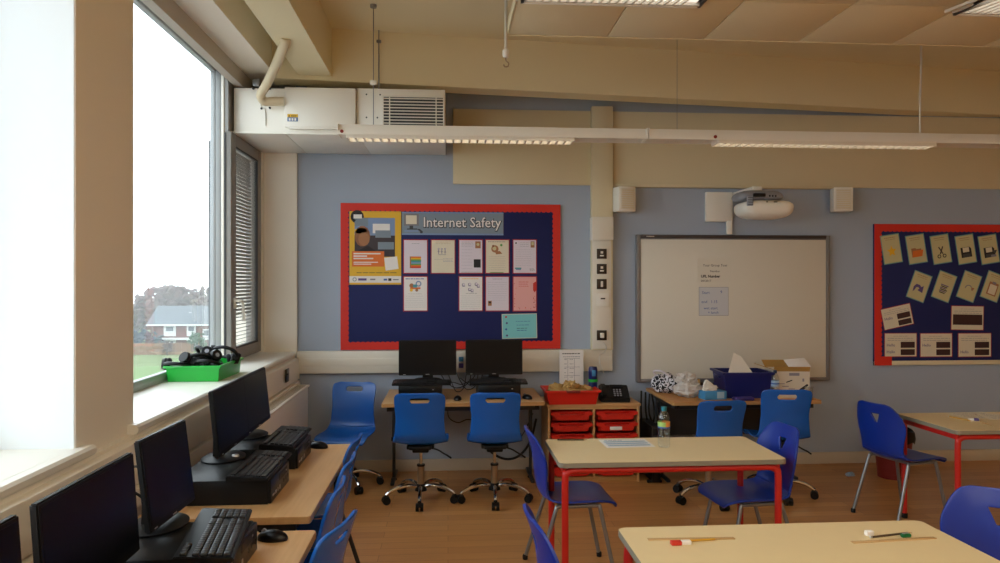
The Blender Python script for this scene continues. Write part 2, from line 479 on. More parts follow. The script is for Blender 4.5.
# ------------------------------------------------------------------ windows
def sill(y0, y1, parent):
    b = MB()
    b.bx(-1.70, -1.315, y0, y1, ZS, 1.03, 'white_paint')
    b.prism([(-1.40, ZS + .0004), (-1.282, ZS), (-1.27, ZS + .012), (-1.27, 1.02), (-1.28, 1.0296), (-1.40, 1.0296)], y0 - .06 if y0 > 3 or y0 < 0 else y0 - .03, y1 + (.06 if y1 < 6 else .03), 'white_paint', 'xz', mx=Matrix.Identity(4))
    return b.build('sill', parent)
def fixed_frame(y0, y1, z0, z1, parent, name='frame', x0=-1.70, x1=-1.66, w=.055, m='alu'):
    b = MB()
    b.bx(x0, x1 - .0005, y0 + w - .001, y1 - w + .001, z0, z0 + w, m, .004); b.bx(x0, x1 - .0005, y0 + w - .001, y1 - w + .001, z1 - w, z1, m, .004)
    b.bx(x0, x1, y0, y0 + w, z0, z1, m, .006); b.bx(x0, x1, y1 - w, y1, z0, z1, m, .006)
    return b.build(name, parent)
def pane(y0, y1, z0, z1, parent, x=-1.675):
    b = MB(); b.bx(x - .004, x + .004, y0, y1, z0, z1, 'glass'); return b.build('glass', parent)
for nme, (a, c) in (('window_1', W1), ('window_3', W3)):
    w = sthing(nme); sill(a, c, w); fixed_frame(a, c, 1.03, 3.18, w); pane(a + .05, c - .05, 1.08, 3.13, w)
w = sthing('window_2'); w['label'] = 'tall window with a fixed pane and a blinded opening casement'
sill(W2[0], 6.14, w)
fixed_frame(W2[0], 5.345, 1.03, 3.18, w)
pane(W2[0] + .05, 5.295, 1.08, 3.13, w)
b = MB(); b.bx(-1.70, -1.622, 5.293, 5.36, 1.03, 3.16, 'alu', .004); b.bx(-1.622, -1.602, 5.291, 5.36, 1.03, 3.14, 'white_paint', .004); b.bx(-1.602, -1.590, 5.293, 5.36, 1.03, 2.69, 'seal')  # white middle strip paints in the highlight along the mullion
b.build('mullion', w)
cz0, cz1, cy0, cy1 = 1.04, 2.70, 5.30, 6.13
b = MB()
fw = .085
b.bx(-1.655, -1.5535, cy0 + .119, cy1 - fw + .001, cz0, cz0 + fw, 'alu_dark', .004); b.bx(-1.655, -1.5535, cy0 + .119, cy1 - fw + .001, cz1 - fw, cz1, 'alu_dark', .004)
b.bx(-1.655, -1.553, cy0, cy0 + .12, cz0, cz1, 'alu_dark', .008); b.bx(-1.655, -1.553, cy1 - fw, cy1, cz0, cz1, 'alu_dark', .008)
b.bx(-1.70, -1.575, cy0, cy1, cz1, 3.12, 'alu_dark')
cs = b.build('casement', w)
b = MB()
b.bx(-1.575, -1.558, cy0 + .12, cy0 + .132, cz0 + fw, cz1 - fw, 'seal'); b.bx(-1.575, -1.558, cy1 - fw - .012, cy1 - fw, cz0 + fw, cz1 - fw, 'seal')
b.bx(-1.575, -1.558, cy0 + .12, cy1 - fw, cz1 - fw - .012, cz1 - fw, 'seal'); b.bx(-1.575, -1.558, cy0 + .12, cy1 - fw, cz0 + fw, cz0 + fw + .012, 'seal')
b.build('glazing_seal', cs)
pane(cy0 + .12, cy1 - fw, cz0 + fw, cz1 - fw, w, x=-1.575)
b = MB()
ns = 52
for i in range(ns):
    z = cz0 + fw + .02 + (cz1 - cz0 - 2 * fw - .04) * i / (ns - 1)
    b.box((-1.615, (cy0 + .13 + cy1 - fw) / 2, z), (.024, cy1 - cy0 - fw - .14, .0012), 'slat', rot=RY(R(-52 if z > 1.35 else -25)))
b.build('blind', w)
b = MB(); b.box((-1.545, 5.36, 1.46), (.016, .026, .075), 'white_paint', bev=.004)
b.tube([(-1.538, 5.36, 1.48), (-1.508, 5.36, 1.48), (-1.498, 5.375, 1.475), (-1.498, 5.41, 1.40), (-1.498, 5.425, 1.33)], .010, 'white_paint')
b.build('handle', cs)

# light from the overcast sky only
wd = bpy.data.worlds.new('overcast'); SC.world = wd; wd.use_nodes = True
bg = wd.node_tree.nodes['Background']; bg.inputs[0].default_value = (.86, .94, 1.0, 1); bg.inputs[1].default_value = 2.3

# ------------------------------------------------------------------ ventilation unit, hose, rods
t = thing('ventilation_unit', 'white ventilation unit with a slatted grille over the small window', 'ventilation unit', (0, 5.38, 2.70))
b = MB()
b.bx(-1.56, -.02, 0, .80, .012, .335, 'metal_white', .006)
b.build('body', t)
b = MB()
for x0, x1 in ((-1.575, -1.19), (-1.187, -.66), (-.657, -.02)): b.bx(x0, x1, .0, .80, 0, .012, 'metal_white', .003)
b.bx(-1.575, -.02, -.012, .0, 0, .014, 'metal_white', .003)
b.build('soffit_panel', t)
b = MB(); b.bx(-1.185, -.675, -.045, 0, .045, .335, 'metal_white', .006)
b.bx(-1.16, -.70, -.04, -.02, .032, .046, 'metal_white', .003)
b.build('access_panel', t)
b = MB(); b.bx(-.672, -.022, -.01, 0, .04, .345, 'metal_white', .003)
for x, z in ((-.60, .30), (-.50, .30), (-.52, .13), (-.60, .13), (-.46, .13)): b.cyl((x, -.014, z), (x, -.008, z), .006, 'dark_metal', n=8)
b.build('end_panel', t)
b = MB(); b.bx(-.475, -.035, -.013, -.006, .075, .285, 'seal')
g = b.build('grille', t)
b = MB()
for i in range(9): b.box((-.255, -.018, .090 + i * .0228), (.44, .010, .0065), 'metal_white')
b.build('slats', g)
b = MB()
for x in (-.478, -.43, -.088, -.033): b.bx(x - .004, x + .004, -.024, -.010, .072, .29, 'metal_white')
b.bx(-.482, -.03, -.024, -.01, .284, .292, 'metal_white'); b.bx(-.482, -.03, -.024, -.01, .068, .076, 'metal_white')
b.build('grille_frame', g)
b = MB(); b.bx(-1.165, -1.09, -.047, -.0445, .085, .115, 'sticker_b'); b.bx(-1.165, -1.09, -.047, -.0445, .115, .138, 'sticker_y')
b.prism([(-1.158, .119), (-1.146, .119), (-1.152, .133)], -.0475, -.047, 'ink_dark', 'xz')
for i in range(2): b.bx(-1.14 , -1.10, -.0475, -.047, .120 + i * .008, .123 + i * .008, 'ink_dark')
for i, x in enumerate((-1.155, -1.135, -1.115)): b.bx(x, x + .013, -.0475, -.047, .09, .108, 'paper')
b.build('warning_sticker', t)
b = MB()
b.tube([(-1.33, -.004, .06), (-1.335, -.004, .18), (-1.36, -.004, .19), (-1.37, -.004, .33)], .004, 'cable_w', n=6)
for x, z in ((-1.30, .19), (-1.36, .185), (-1.42, .33), (-1.30, .33)): b.cyl((x, -.008, z), (x, 0, z), .008, 'dark_metal', n=8)
b.build('pipe_clip', t)
b = MB(); b.bx(-1.42, -1.37, -.02, .03, .345, .40, 'grey_metal', .006)
b.build('mounting_bracket', t)

b = MB(); b.tube([(-1.015, 4.60, 3.15), (-1.03, 4.64, 3.13), (-1.13, 4.88, 3.085), (-1.275, 5.18, 3.01), (-1.335, 5.26, 2.955), (-1.32, 5.30, 2.92), (-1.26, 5.32, 2.925), (-1.19, 5.335, 2.93)], .032, 'hose', n=14, sm=8)
tag(b.build('flexible_hose'), 'cream flexible hose curving from the ceiling beam into the ventilation unit', 'hose')
t = thing('hanging_rod', 'thin grey rod with a white clip hanging in front of the ventilation unit', 'rod', (-.505, 4.94, 2.68))
b = MB(); b.cyl((0, 0, 0), (0, 0, .82), .003, 'grey_metal', n=8); b.build('rod', t)
b = MB(); b.box((0, 0, .29), (.045, .03, .03), 'white_paint', bev=.004); b.build('clip', t)
b = MB(); b.cyl((0, 0, .80), (0, 0, .82), .022, 'grey_metal', n=14); b.build('ceiling_plate', t)
t = thing('hanging_rod', 'grey threaded rod holding up the back of the ventilation unit', 'rod', (-.516, 5.44, 3.03))
b = MB(); b.cyl((0, 0, 0), (0, 0, .47), .0045, 'grey_metal', n=8); b.build('rod', t)
b = MB(); b.cyl((0, 0, .38), (0, 0, .395), .018, 'grey_metal', n=14); b.build('fixing_plate', t)

# suspended strip lights
def strip_light(x0, x1, lx0, lx1, label):
    t = thing('strip_light', label, 'strip light', ((x0+x1)/2, 4.94, 2.60), group=None)
    h = (x1 - x0) / 2; a, c = lx0 - (x0+x1)/2, lx1 - (x0+x1)/2
    b = MB()
    prof = [(-.085, .0), (-.08, -.0), (-.06, .012), (.06, .012), (.08, 0), (.085, 0), (.085, .015), (.05, .075), (-.05, .075), (-.085, .015)]
    b.prism(prof, -h, h, 'metal_white', 'yz', bev=.001); b.build('housing', t)
    b = MB(); b.bx(a, c, -.045, .045, .0065, .009, 'tube'); b.build('lamp_panel', t)
    b = MB()
    n = 28
    for i in range(n + 1):
        x = a + (c - a) * i / n
        b.box((x, 0, -.004), (.012, .115, .030), 'louvre')
    for y in (-.062, .062): b.bx(a, c, y - .004, y + .004, -.020, .012, 'louvre')
    b.build('louvre', t)
    for x in (-h + .004, h - .004):
        b = MB(); b.box((x, 0, .037), (.008, .172, .076), 'metal_white', bev=.003); b.build('end_cap', t)
    b = MB(); b.cyl((a - .03, -.088, .02), (a - .03, -.083, .02), .012, 'red_dark', n=10); b.build('indicator', t)
    return t
strip_light(-.737, 1.37, -.675, .86, 'suspended white strip light crossing in front of the ventilation unit')
t2 = strip_light(1.374, 5.2, 1.873, 3.46, 'suspended white strip light hanging above the whiteboard and projector')
b = MB(); b.tube([(3.381 - 3.287, 0, .07), (3.381 - 3.287, 0, .3), (3.39 - 3.287, 0, .55), (3.387 - 3.287, 0, .89)], .007, 'cable_w', n=8)
b.build('power_cable', t2)
for x in (1.6, 4.4):
    b = MB(); b.cyl((x - 3.287, 0, .07), (x - 3.287, 0, .89), .0015, 'grey_metal', n=6); b.build('suspension_wire', t2)
t = thing('ceiling_hook', 'white cable and brass hook hanging from the ceiling tile corner', 'hook', (.345, 4.29, 2.91))
b = MB(); b.cyl((0, 0, .06), (0, 0, .60), .009, 'cable_w', n=10); b.build('cable', t)
b = MB(); b.lathe([(0, .045), (.016, .05), (.02, .065), (.02, .09), (.012, .10), (0, .10)], 'white_paint'); b.build('connector', t)
b = MB(); b.tube([(0, 0, .05), (0, 0, .03), (.016, 0, .015), (.012, 0, -.004), (-.006, 0, -.006), (-.014, 0, .006)], .004, 'tan_column', n=8); b.build('hook', t)

# ------------------------------------------------------------------ cable trunking, sockets, radiator
t = thing('cable_trunking', 'white dado trunking running along the back wall under the notice board', 'trunking', (0, 6.2, .845))
b = MB(); b.bx(-1.27, 1.42, -.055, 0, 0, .188, 'trunking', .006); b.build('body', t)
b = MB()
b.bx(-1.26, 1.41, -.0575, -.054, .06, .128, 'trunking', .002); b.build('cover_strip', t)
t = thing('cable_trunking', 'white upright trunking of switches beside the whiteboard', 'trunking', (1.318, 6.2, 1.04))
b = MB(); b.bx(-.080, .085, -.085, 0, 0, .94, 'trunking', .006); b.build('body', t)
b = MB(); b.bx(-.089, .098, -.115, 0, .935, 1.135, 'trunking', .008); b.build('joint_box', t)
b = MB(); b.tube([(.01, -.09, .06), (.04, -.095, .02), (.02, -.095, -.03), (-.02, -.09, -.06), (-.01, -.09, -.14), (.02, -.09, -.21)], .004, 'cable_w', n=6); b.build('cable', t)
def socket(loc, m, label, w=.086, h=.086, kind=0):
    t = thing('wall_socket', label, 'switch' if kind < 2 else 'socket', loc)
    b = MB(); b.box((0, -.005, 0), (w, .01, h), m, bev=.003); b.build('plate', t)
    b = MB()
    if kind == 0:
        b.box((0, -.012, .012), (.022, .008, .02), 'socket_white', bev=.002); b.box((0, -.012, -.016), (.034, .006, .012), 'socket_white', bev=.002)
    elif kind == 1:
        b.box((0, -.012, 0), (.02, .008, .05), 'socket_white', bev=.002)
    elif kind == 2:
        b.box((.002, -.012, .01), (.04, .006, .012), 'socket_dark', bev=.002)
    elif kind == 3:
        b.box((0, -.02, 0), (.032, .03, .042), 'socket_white', bev=.004)
    elif kind == 4:
        b.box((0, -.02, .02), (.04, .025, .04), 'tissue_blue', bev=.004); b.box((0, -.018, -.035), (.04, .02, .04), 'purple', bev=.004)
    b.build('rocker' if kind < 2 else 'fitting', t)
    return t
ys = 6.114
socket((1.318, ys, 1.858), 'socket_dark', 'dark switch plate, topmost on the upright trunking', kind=0)
socket((1.318, ys, 1.728), 'socket_dark', 'dark switch plate, second down on the upright trunking', kind=0)
socket((1.318, ys, 1.598), 'socket_dark', 'dark plate with one tall white rocker, third down the upright trunking', kind=1)
socket((1.325, ys, 1.463), 'socket_white', 'white control plate with a dark slot under the dark switches', kind=2, w=.11, h=.11)
socket((1.318, ys, 1.158), 'socket_dark', 'dark socket plate with a white plug near the foot of the upright trunking', kind=3)
socket((.111, 6.144, .94), 'socket_white', 'white socket between the two monitors on the dado trunking', w=.086, h=.15, kind=4)
s = socket((-1.236, 5.63, .90), 'socket_dark', 'dark socket low on the wall under the far end of the sill', w=.1, h=.10, kind=2); s.rotation_euler = (0, 0, PI/2)
s = socket((-1.234, 4.03, .755), 'socket_white', 'white socket behind the desk under the window', w=.09, h=.09, kind=1); s.rotation_euler = (0, 0, PI/2); s['category'] = 'socket'
b = MB(); b.bx(-1.31, -1.245, .0, 6.17, .80, .975, 'cream', .008)
b.bx(-1.31, -1.238, .0, 6.17, .715, .79, 'cream', .006); struct(b, 'trim_7')
t = thing('radiator', 'long cream radiator under the window sill near the corner', 'radiator', (-1.24, 0, 0))
b = MB(); b.bx(.002, .10, 4.2, 5.98, .12, .76, 'metal_white', .008); b.build('panel', t)
b = MB(); b.bx(.0, .11, 4.18, 6.0, .76, .776, 'metal_white', .005)
for i in range(40): b.bx(.02, .09, 4.22 + i * .044, 4.225 + i * .044, .774, .778, 'joint')
b.build('top_grille', t)
b = MB()
for y in (4.3, 5.9): b.bx(.03, .07, y - .02, y + .02, 0, .13, 'metal_white', .003)
b.build('foot', t)

# ------------------------------------------------------------------ notice boards
def notice_board(name, label, x0, x1, z0, z1, bottom=True):
    cx, cz = (x0+x1)/2, (z0+z1)/2; w, h = x1 - x0, z1 - z0
    t = thing(name, label, 'notice board', (cx, 6.2, cz))
    b = MB(); b.box((0, -.012, 0), (w, .024, h), 'navy', bev=.002); b.build('backing', t)
    def scallop(L):
        pts = []; n = round(L / .042); d = L / n
        for i in range(n):
            for k in range(5):
                a = PI * k / 5
                pts.append((i * d + d/2 - d/2 * math.cos(a), -.012 * math.sin(a)))
        pts.append((L, 0)); return pts
    bw = .058
    sides = [('top', RY(0), w, h/2), ('side', RY(PI/2), h, w/2), ('side', RY(-PI/2), h, w/2)]
    if bottom: sides.append(('bottom', RY(PI), w, h/2))
    for nm, rm, L, off in sides:
        b = MB()
        pts = [(u - L/2, v + off - bw) for u, v in scallop(L)]
        poly = pts + [(L/2, off), (-L/2, off)]
        d = {'top': 0, 'side': .0006, 'bottom': .0003}[nm]
        b.prism(poly, -.0256 - d, -.024, 'border_red', 'xz', mx=rm)
        b.build('border', t)
    if not bottom:
        b = MB(); b.box((0, -.014, -h/2 + .02), (w, .028, .04), 'pinboard', bev=.003)
        b.build('wooden_rail', t)
        b = MB(); b.box((-w/2 + .08, -.0288, -h/2 + .04), (.16, .001, .08), 'border_red'); b.build('border', t)
    return t
notice_board('notice_board', 'navy display board with red scalloped border headed Internet Safety', -.907, .97, 1.04, 2.285)
notice_board('notice_board', 'navy display board with red border holding tan icon cards', 3.80, 5.70, .87, 2.135, bottom=False)
yb = 6.1735
def sheet(name, label, cat, x, z, w, h, paper, edge, draw, tilt=0, group=None, y=yb, bw=.008):
    b = MB()
    b.box((0, -.0005, 0), (w, .001, h), edge)
    b.box((0, -.0012, 0), (w - 2*bw, .0008, h - 2*bw), paper)
    def r(u0, v0, u1, v1, m, l=0):      # rectangle in fractions of the sheet, origin top left
        x0, x1 = (u0 - .5) * w, (u1 - .5) * w; z0, z1 = (.5 - v0) * h, (.5 - v1) * h
        b.box(((x0+x1)/2, -.0018 - l * .0004, (z0+z1)/2), (abs(x1-x0), .0005, abs(z1-z0)), m)
    def p(pts, m, l=0):
        b.prism([((u - .5) * w, (.5 - v) * h) for u, v in pts], -.0020 - l * .0004, -.0015, m, 'xz')
    def lines(u0, u1, v0, v1, n, m='ink', th=.006, seed=1):
        rd = random.Random(seed)
        for i in range(n):
            v = v0 + (v1 - v0) * i / max(1, n - 1); u = u0
            while u < u1 - .03:
                L = min(u1 - u, rd.uniform(.04, .13)); r(u, v, u + L, v + th, m); u += L + .02
    def disc(u, v, rad, m, l=0, n=14, ax=1):
        p([(u + rad * math.cos(2*PI*k/n), v + rad * ax * w / h * math.sin(2*PI*k/n)) for k in range(n)], m, l)
    def text(s, u, v, size, m, align='LEFT', bold=0, l=0, sx=1):
        b.text(s, size, T((u - .5) * w, -.0022 - l * .0004, (.5 - v) * h), m, ext=.0003, align=align, bold=bold, sx=sx)
    draw(r, p, lines, disc, text)
    o = b.build(name, None, (x, y, z), (0, tilt, 0))
    return tag(o, label, cat, group)
G1 = 'sheets pinned to the internet safety board'
def d_poster(r, p, lines, disc, text):
    r(.10, .09, .88, .62, 'blue_print'); r(.10, .33, .88, .62, 'dark_print', 1)
    r(.45, .17, .78, .30, 'paper', 1); r(.50, .26, .80, .36, 'grey_print', 2); r(.10, .09, .36, .20, 'grey_print', 1)
    r(.55, .42, .86, .52, 'grey_print', 2)
    disc(.25, .34, .15, 'skin_print', 2, ax=1.35); disc(.28, .38, .11, 'brown_print', 3, ax=1.2); disc(.22, .27, .12, 'yellow', 2, ax=.5)
    p([(.10, .56), (.36, .47), (.50, .54), (.6, .62), (.10, .62)], 'ink_dark', 3)
    r(.05, .545, .67, .755, 'orange', 4)
    for i, (a, c) in enumerate(((.08, .60), (.08, .34), (.08, .46))): r(a, .57 + i * .033, c, .588 + i * .033, 'paper', 5)
    r(.08, .69, .55, .702, 'paper', 5); r(.08, .715, .42, .727, 'paper', 5)
    p([(.67, .635), (.92, .615), (.95, .785), (.70, .81)], 'paper', 4)
    lines(.73, .90, .66, .77, 4, 'ink', .008, 3)
    disc(.15, .075, .13, 'ink_dark', 1); r(.08, .045, .24, .10, 'paper', 2); p([(.08, .12), (.14, .11), (.09, .15)], 'ink_dark', 2)
    lines(.14, .92, .835, .835, 1, 'dark_print', .008, 5)
    r(.0, .885, 1, .975, 'paper', 1); disc(.10, .93, .04, 'grey_print', 2); disc(.10, .93, .026, 'paper', 3)
    r(.17, .915, .33, .945, 'ink_purple', 2); r(.40, .92, .50, .94, 'ink', 2); r(.66, .92, .73, .945, 'ink_blue', 2); r(.75, .915, .81, .95, 'ink_dark', 2); r(.84, .925, .95, .94, 'ink', 2)
sheet('poster', 'yellow poster with a face, blue photo and orange text panel', 'poster', -.615, 1.905, .435, .622, 'paper_yellow', 'paper_yellow', d_poster)
def d_banner(r, p, lines, disc, text):
    r(.02, .09, .165, .60, 'wb_frame'); r(.04, .15, .145, .53, 'paper_cream', 1)
    r(.075, .60, .11, .72, 'seal'); r(.05, .72, .15, .77, 'seal')
    p([(.145, .74), (.175, .74), (.205, .85), (.20, .95), (.18, .93), (.175, .84)], 'seal')
    r(.025, .80, .16, .86, 'blue_print')
    r(.0, .93, 1, 1, 'blue_print'); r(0, .0, 1, .05, 'blue_print')
    text('Internet Safety', .207, .665, .121, 'ink_dark', bold=.006, sx=.93)
    text('Internet Safety', .205, .65, .121, 'paper', bold=.001, l=2, sx=.93)
sheet('banner', 'grey printed banner reading Internet Safety with a computer drawing', 'banner', .042, 2.115, .867, .196, 'grey_print', 'wb_frame', d_banner, bw=.003)
def d00(r, p, lines, disc, text):
    lines(.35, .65, .12, .12, 1, 'ink', .01, 1)
    for i, m in enumerate(('orange', 'yellow', 'green_print', 'teal_print', 'blue_print', 'green_print', 'orange', 'red_eraser')):
        r(.27, .50 + i * .042, .72, .542 + i * .042, m)
    r(.27, .50, .32, .836, 'brown_print', 1)
def d01(r, p, lines, disc, text):
    lines(.2, .8, .08, .12, 2, 'brown_print', .005, 2)
    for i, u in enumerate((.32, .45, .58)):
        disc(u, .28, .035, 'ink_purple'); disc(u, .28, .022, 'paper_lilac', 1); r(u - .012, .31, u + .012, .42, 'ink_purple')
        r(u - .05, .34 + .01 * i, u + .05, .352 + .01 * i, 'ink')
    r(.30, .44, .62, .452, 'ink'); lines(.5, .9, .56, .64, 3, 'ink_blue', .006, 8); lines(.15, .5, .58, .58, 1, 'ink', .005, 9)
def d02(r, p, lines, disc, text):
    lines(.12, .62, .08, .2, 4, 'ink', .006, 4); r(.68, .06, .90, .26, 'brown_print'); disc(.79, .15, .06, 'paper_tan', 1); r(.62, .58, .90, .82, 'ink_dark')
    lines(.12, .55, .30, .84, 7, 'ink', .004, 5); lines(.1, .9, .95, .95, 1, 'dark_print', .008, 6)
def d03(r, p, lines, disc, text):
    lines(.12, .82, .07, .07, 1, 'dark_print', .012, 7); disc(.40, .28, .15, 'brown_print'); disc(.38, .27, .08, 'paper_tan', 1)
    p([(.40, .36), (.60, .34), (.70, .42), (.45, .44)], 'brown_print', 1); disc(.66, .17, .05, 'green_print'); disc(.33, .20, .05, 'skin_print', 2)
    lines(.15, .85, .50, .88, 7, 'ink', .004, 11); r(.2, .955, .75, .975, 'green_print')
def d04(r, p, lines, disc, text):
    disc(.14, .11, .035, 'ink_dark'); lines(.3, .68, .10, .2, 3, 'ink', .007, 12); r(.74, .06, .90, .24, 'brown_print'); r(.77, .08, .87, .17, 'paper_tan', 1)
    lines(.12, .80, .30, .75, 8, 'ink', .004, 13); r(.10, .82, .36, .86, 'teal_print'); r(.14, .87, .34, .89, 'ink_blue'); lines(.7, .9, .85, .9, 3, 'ink_dark', .007, 14)
def d10(r, p, lines, disc, text):
    lines(.10, .86, .07, .07, 1, 'ink_blue', .022, 15); disc(.62, .22, .12, 'blue_print'); disc(.62, .22, .07, 'paper', 1); disc(.34, .27, .09, 'brown_print')
    r(.28, .32, .70, .37, 'orange'); r(.4, .24, .56, .33, 'teal_print', 1); disc(.33, .40, .06, 'yellow', 1); disc(.55, .40, .06, 'brown_print', 1)
    lines(.2, .75, .50, .50, 1, 'ink', .006, 16); lines(.10, .85, .57, .88, 6, 'ink', .003, 17)
def d12(r, p, lines, disc, text):
    lines(.15, .85, .07, .07, 1, 'yellow', .018, 18)
    for u, v in ((.2, .25), (.45, .24), (.72, .23), (.45, .38), (.80, .28), (.55, .41)):
        disc(u, v, .065, 'ink'); disc(u + .01, v - .005, .045, 'paper_lilac', 1); r(u - .05, v + .04, u + .07, v + .05, 'ink_purple', 2)
    lines(.3, .75, .49, .49, 1, 'ink_dark', .007, 19); lines(.10, .9, .56, .92, 7, 'ink', .003, 20)
def d13(r, p, lines, disc, text):
    lines(.3, .7, .08, .08, 1, 'ink', .01, 21); lines(.12, .88, .18, .68, 9, 'ink', .004, 22); r(.12, .70, .27, .84, 'brown_print'); r(.15, .72, .24, .77, 'ink_dark', 1)
def d14(r, p, lines, disc, text):
    lines(.25, .65, .16, .28, 3, 'red_eraser', .012, 23); p([(.84, .20), (.96, .15), (.97, .40), (.90, .46), (.84, .40)], 'red_eraser')
    rd = random.Random(4)
    for i in range(26):
        e = rd.choice((0, 1, 2)); u, v = (rd.uniform(.06, .14), rd.uniform(.2, .9)) if e == 0 else ((rd.uniform(.86, .94), rd.uniform(.5, .9)) if e == 1 else (rd.uniform(.1, .9), rd.uniform(.87, .94)))
        disc(u, v, .016, rd.choice(('red_eraser', 'orange', 'back_maroon')))
def dtq(r, p, lines, disc, text):
    for i in range(4): disc(.12 + .02 * (i % 2), .12 + .25 * i, .03, ('red_eraser', 'ink_purple', 'ink_blue', 'ink_purple')[i])
    lines(.40, .85, .30, .30, 1, 'ink_blue', .018, 31); lines(.42, .8, .45, .45, 1, 'ink_blue', .018, 32); lines(.42, .72, .58, .58, 1, 'ink_dark', .018, 33); lines(.42, .7, .66, .66, 1, 'ink_blue', .025, 34)
S = .211
sheet('pinned_sheet', 'white sheet with a rainbow coloured square, beside the yellow poster', 'sheet', -.276, 1.833, S, .294, 'paper_lilac', 'back_maroon', d00, group=G1)
sheet('pinned_sheet', 'white sheet with small purple pencil figures, under the banner', 'sheet', -.042, 1.833, S, .295, 'paper_cream', 'back_maroon', d01, group=G1)
sheet('pinned_sheet', 'white sheet with a black square near its foot', 'sheet', .195, 1.834, S, .296, 'paper_lilac', 'back_maroon', d02, group=G1)
sheet('pinned_sheet', 'cream sheet with a brown cartoon and a green strip at its foot', 'sheet', .423, 1.835, S, .297, 'paper_cream', 'back_maroon', d03, group=G1)
sheet('pinned_sheet', 'pale sheet with a tan corner picture and small teal mark', 'sheet', .660, 1.835, S, .298, 'paper_lilac', 'back_maroon', d04, group=G1)
sheet('pinned_sheet', 'white sheet with a blue heading and coloured toy-like drawing', 'sheet', -.276, 1.516, S, .302, 'paper', 'back_maroon', d10, group=G1)
sheet('pinned_sheet', 'white sheet with a cluster of grey sketches under a yellow heading', 'sheet', .195, 1.516, S, .303, 'paper', 'back_maroon', d12, group=G1)
sheet('pinned_sheet', 'pale lined sheet with a small brown square low in one corner', 'sheet', .423, 1.515, S, .304, 'paper_lilac', 'back_maroon', d13, group=G1)
sheet('pinned_sheet', 'pink sheet with red doodles around its edge', 'sheet', .660, 1.514, S, .305, 'paper_pink', 'back_maroon', d14, group=G1)
sheet('pinned_sheet', 'turquoise landscape sheet with blue handwriting', 'sheet', .614, 1.236, .303, .213, 'paper_turq', 'paper_cream', dtq, tilt=R(-1), group=G1, bw=.005)

G2 = 'tan icon cards on the right display board'
def icon(f):
    def d(r, p, lines, disc, text):
        lines(.2, .8, .10, .10, 1, 'brown_print', .02, 3); lines(.25, .75, .17, .17, 1, 'brown_print', .012, 5); f(r, p, lines, disc, text)
    return d
def i_star(r, p, l, d, t): p([(.5 + (.26 if k % 2 == 0 else .12) * math.sin(PI*k/5), .58 - (.20 if k % 2 == 0 else .09) * math.cos(PI*k/5)) for k in range(10)], 'yellow')
def i_folder(r, p, l, d, t):
    p([(.22, .46), (.45, .46), (.5, .50), (.75, .50), (.75, .75), (.22, .75)], 'brown_print'); p([(.30, .55), (.85, .55), (.75, .77), (.22, .77)], 'orange', 1)
def i_scis(r, p, l, d, t):
    p([(.36, .42), (.42, .41), (.60, .66), (.55, .68)], 'ink_dark'); p([(.64, .42), (.58, .41), (.40, .66), (.45, .68)], 'ink_dark', 1)
    for u in (.36, .64): d(u, .74, .10, 'ink_dark', 1); d(u, .74, .055, 'paper_tan', 2)
def i_disk(r, p, l, d, t):
    p([(.22, .43), (.70, .43), (.78, .49), (.78, .78), (.22, .78)], 'ink_dark'); r(.33, .44, .66, .60, 'paper_cream', 1); r(.30, .66, .70, .78, 'seal', 1)
def i_disk2(r, p, l, d, t):
    i_disk(r, p, l, d, t); p([(.66, .56), (.92, .56), (.79, .70)], 'seal', 2); p([(.56, .70), (.84, .70), (.84, .78), (.56, .78)], 'ink', 3)
def i_arrow(r, p, l, d, t):
    p([(.24, .74), (.22, .56), (.32, .44), (.52, .44), (.62, .50), (.72, .42), (.76, .68), (.46, .64), (.55, .57), (.45, .53), (.36, .56), (.32, .66)], 'ink_purple')
def i_lines(r, p, l, d, t):
    for i in range(6): r(.30 + .03 * (i % 2), .44 + .055 * i, .72 - .04 * (i % 3), .475 + .055 * i, 'ink_dark' if i % 2 else 'ink_purple')
def i_undo(r, p, l, d, t):
    d(.5, .58, .2, 'ink'); d(.5, .58, .15, 'paper_tan', 1); r(.3, .60, .7, .80, 'paper_tan', 2); p([(.62, .50), (.80, .50), (.72, .62)], 'brown_print', 3)
def i_clip(r, p, l, d, t):
    r(.26, .36, .78, .82, 'brown_print'); r(.33, .44, .72, .78, 'paper_cream', 1); r(.42, .33, .62, .41, 'ink', 2); l(.38, .68, .50, .72, 5, 'ink', .01, 3)
for x, f, nm in ((3.957, i_star, 'a yellow star'), (4.191, i_folder, 'an orange folder'), (4.421, i_scis, 'a pair of scissors'), (4.657, i_disk, 'one dark floppy disk'), (4.876, i_disk2, 'a floppy disk with an arrow')):
    sheet('icon_card', f'tan card with {nm}, tilted in the top row of cards', 'card', x, 1.911, .178, .262, 'paper_tan', 'paper_teal', icon(f), tilt=R(-9), group=G2)
for x, f, nm in ((4.217, i_arrow, 'a bent purple arrow'), (4.452, i_lines, 'dark lines of text'), (4.688, i_undo, 'a faint grey ring'), (4.914, i_clip, 'a clipboard')):
    sheet('icon_card', f'tan card with {nm}, leaning in the second row of cards', 'card', x, 1.575, .176, .255, 'paper_tan', 'paper_teal', icon(f), tilt=R(20), group=G2)
G3 = 'red edged worksheets on the right display board'
def d_ws(txt1, txt2, seed, wide=False):
    def d(r, p, lines, disc, text):
        lines(.28, .70, .13, .13, 1, 'ink', .012, seed); lines(.10, .92, .22, .30, 2, 'ink', .014, seed + 1)
        if wide: r(.06, .36, .95, .78, 'maroon_print')
        else:
            r(.50, .37, .93, .62, 'maroon_print'); r(.50, .68, .93, .92, 'maroon_print')
            if txt1: text(txt1, .07, .56, .036, 'ink_purple')
            if txt2: text(txt2, .07, .84, .036, 'ink_purple')
    return d
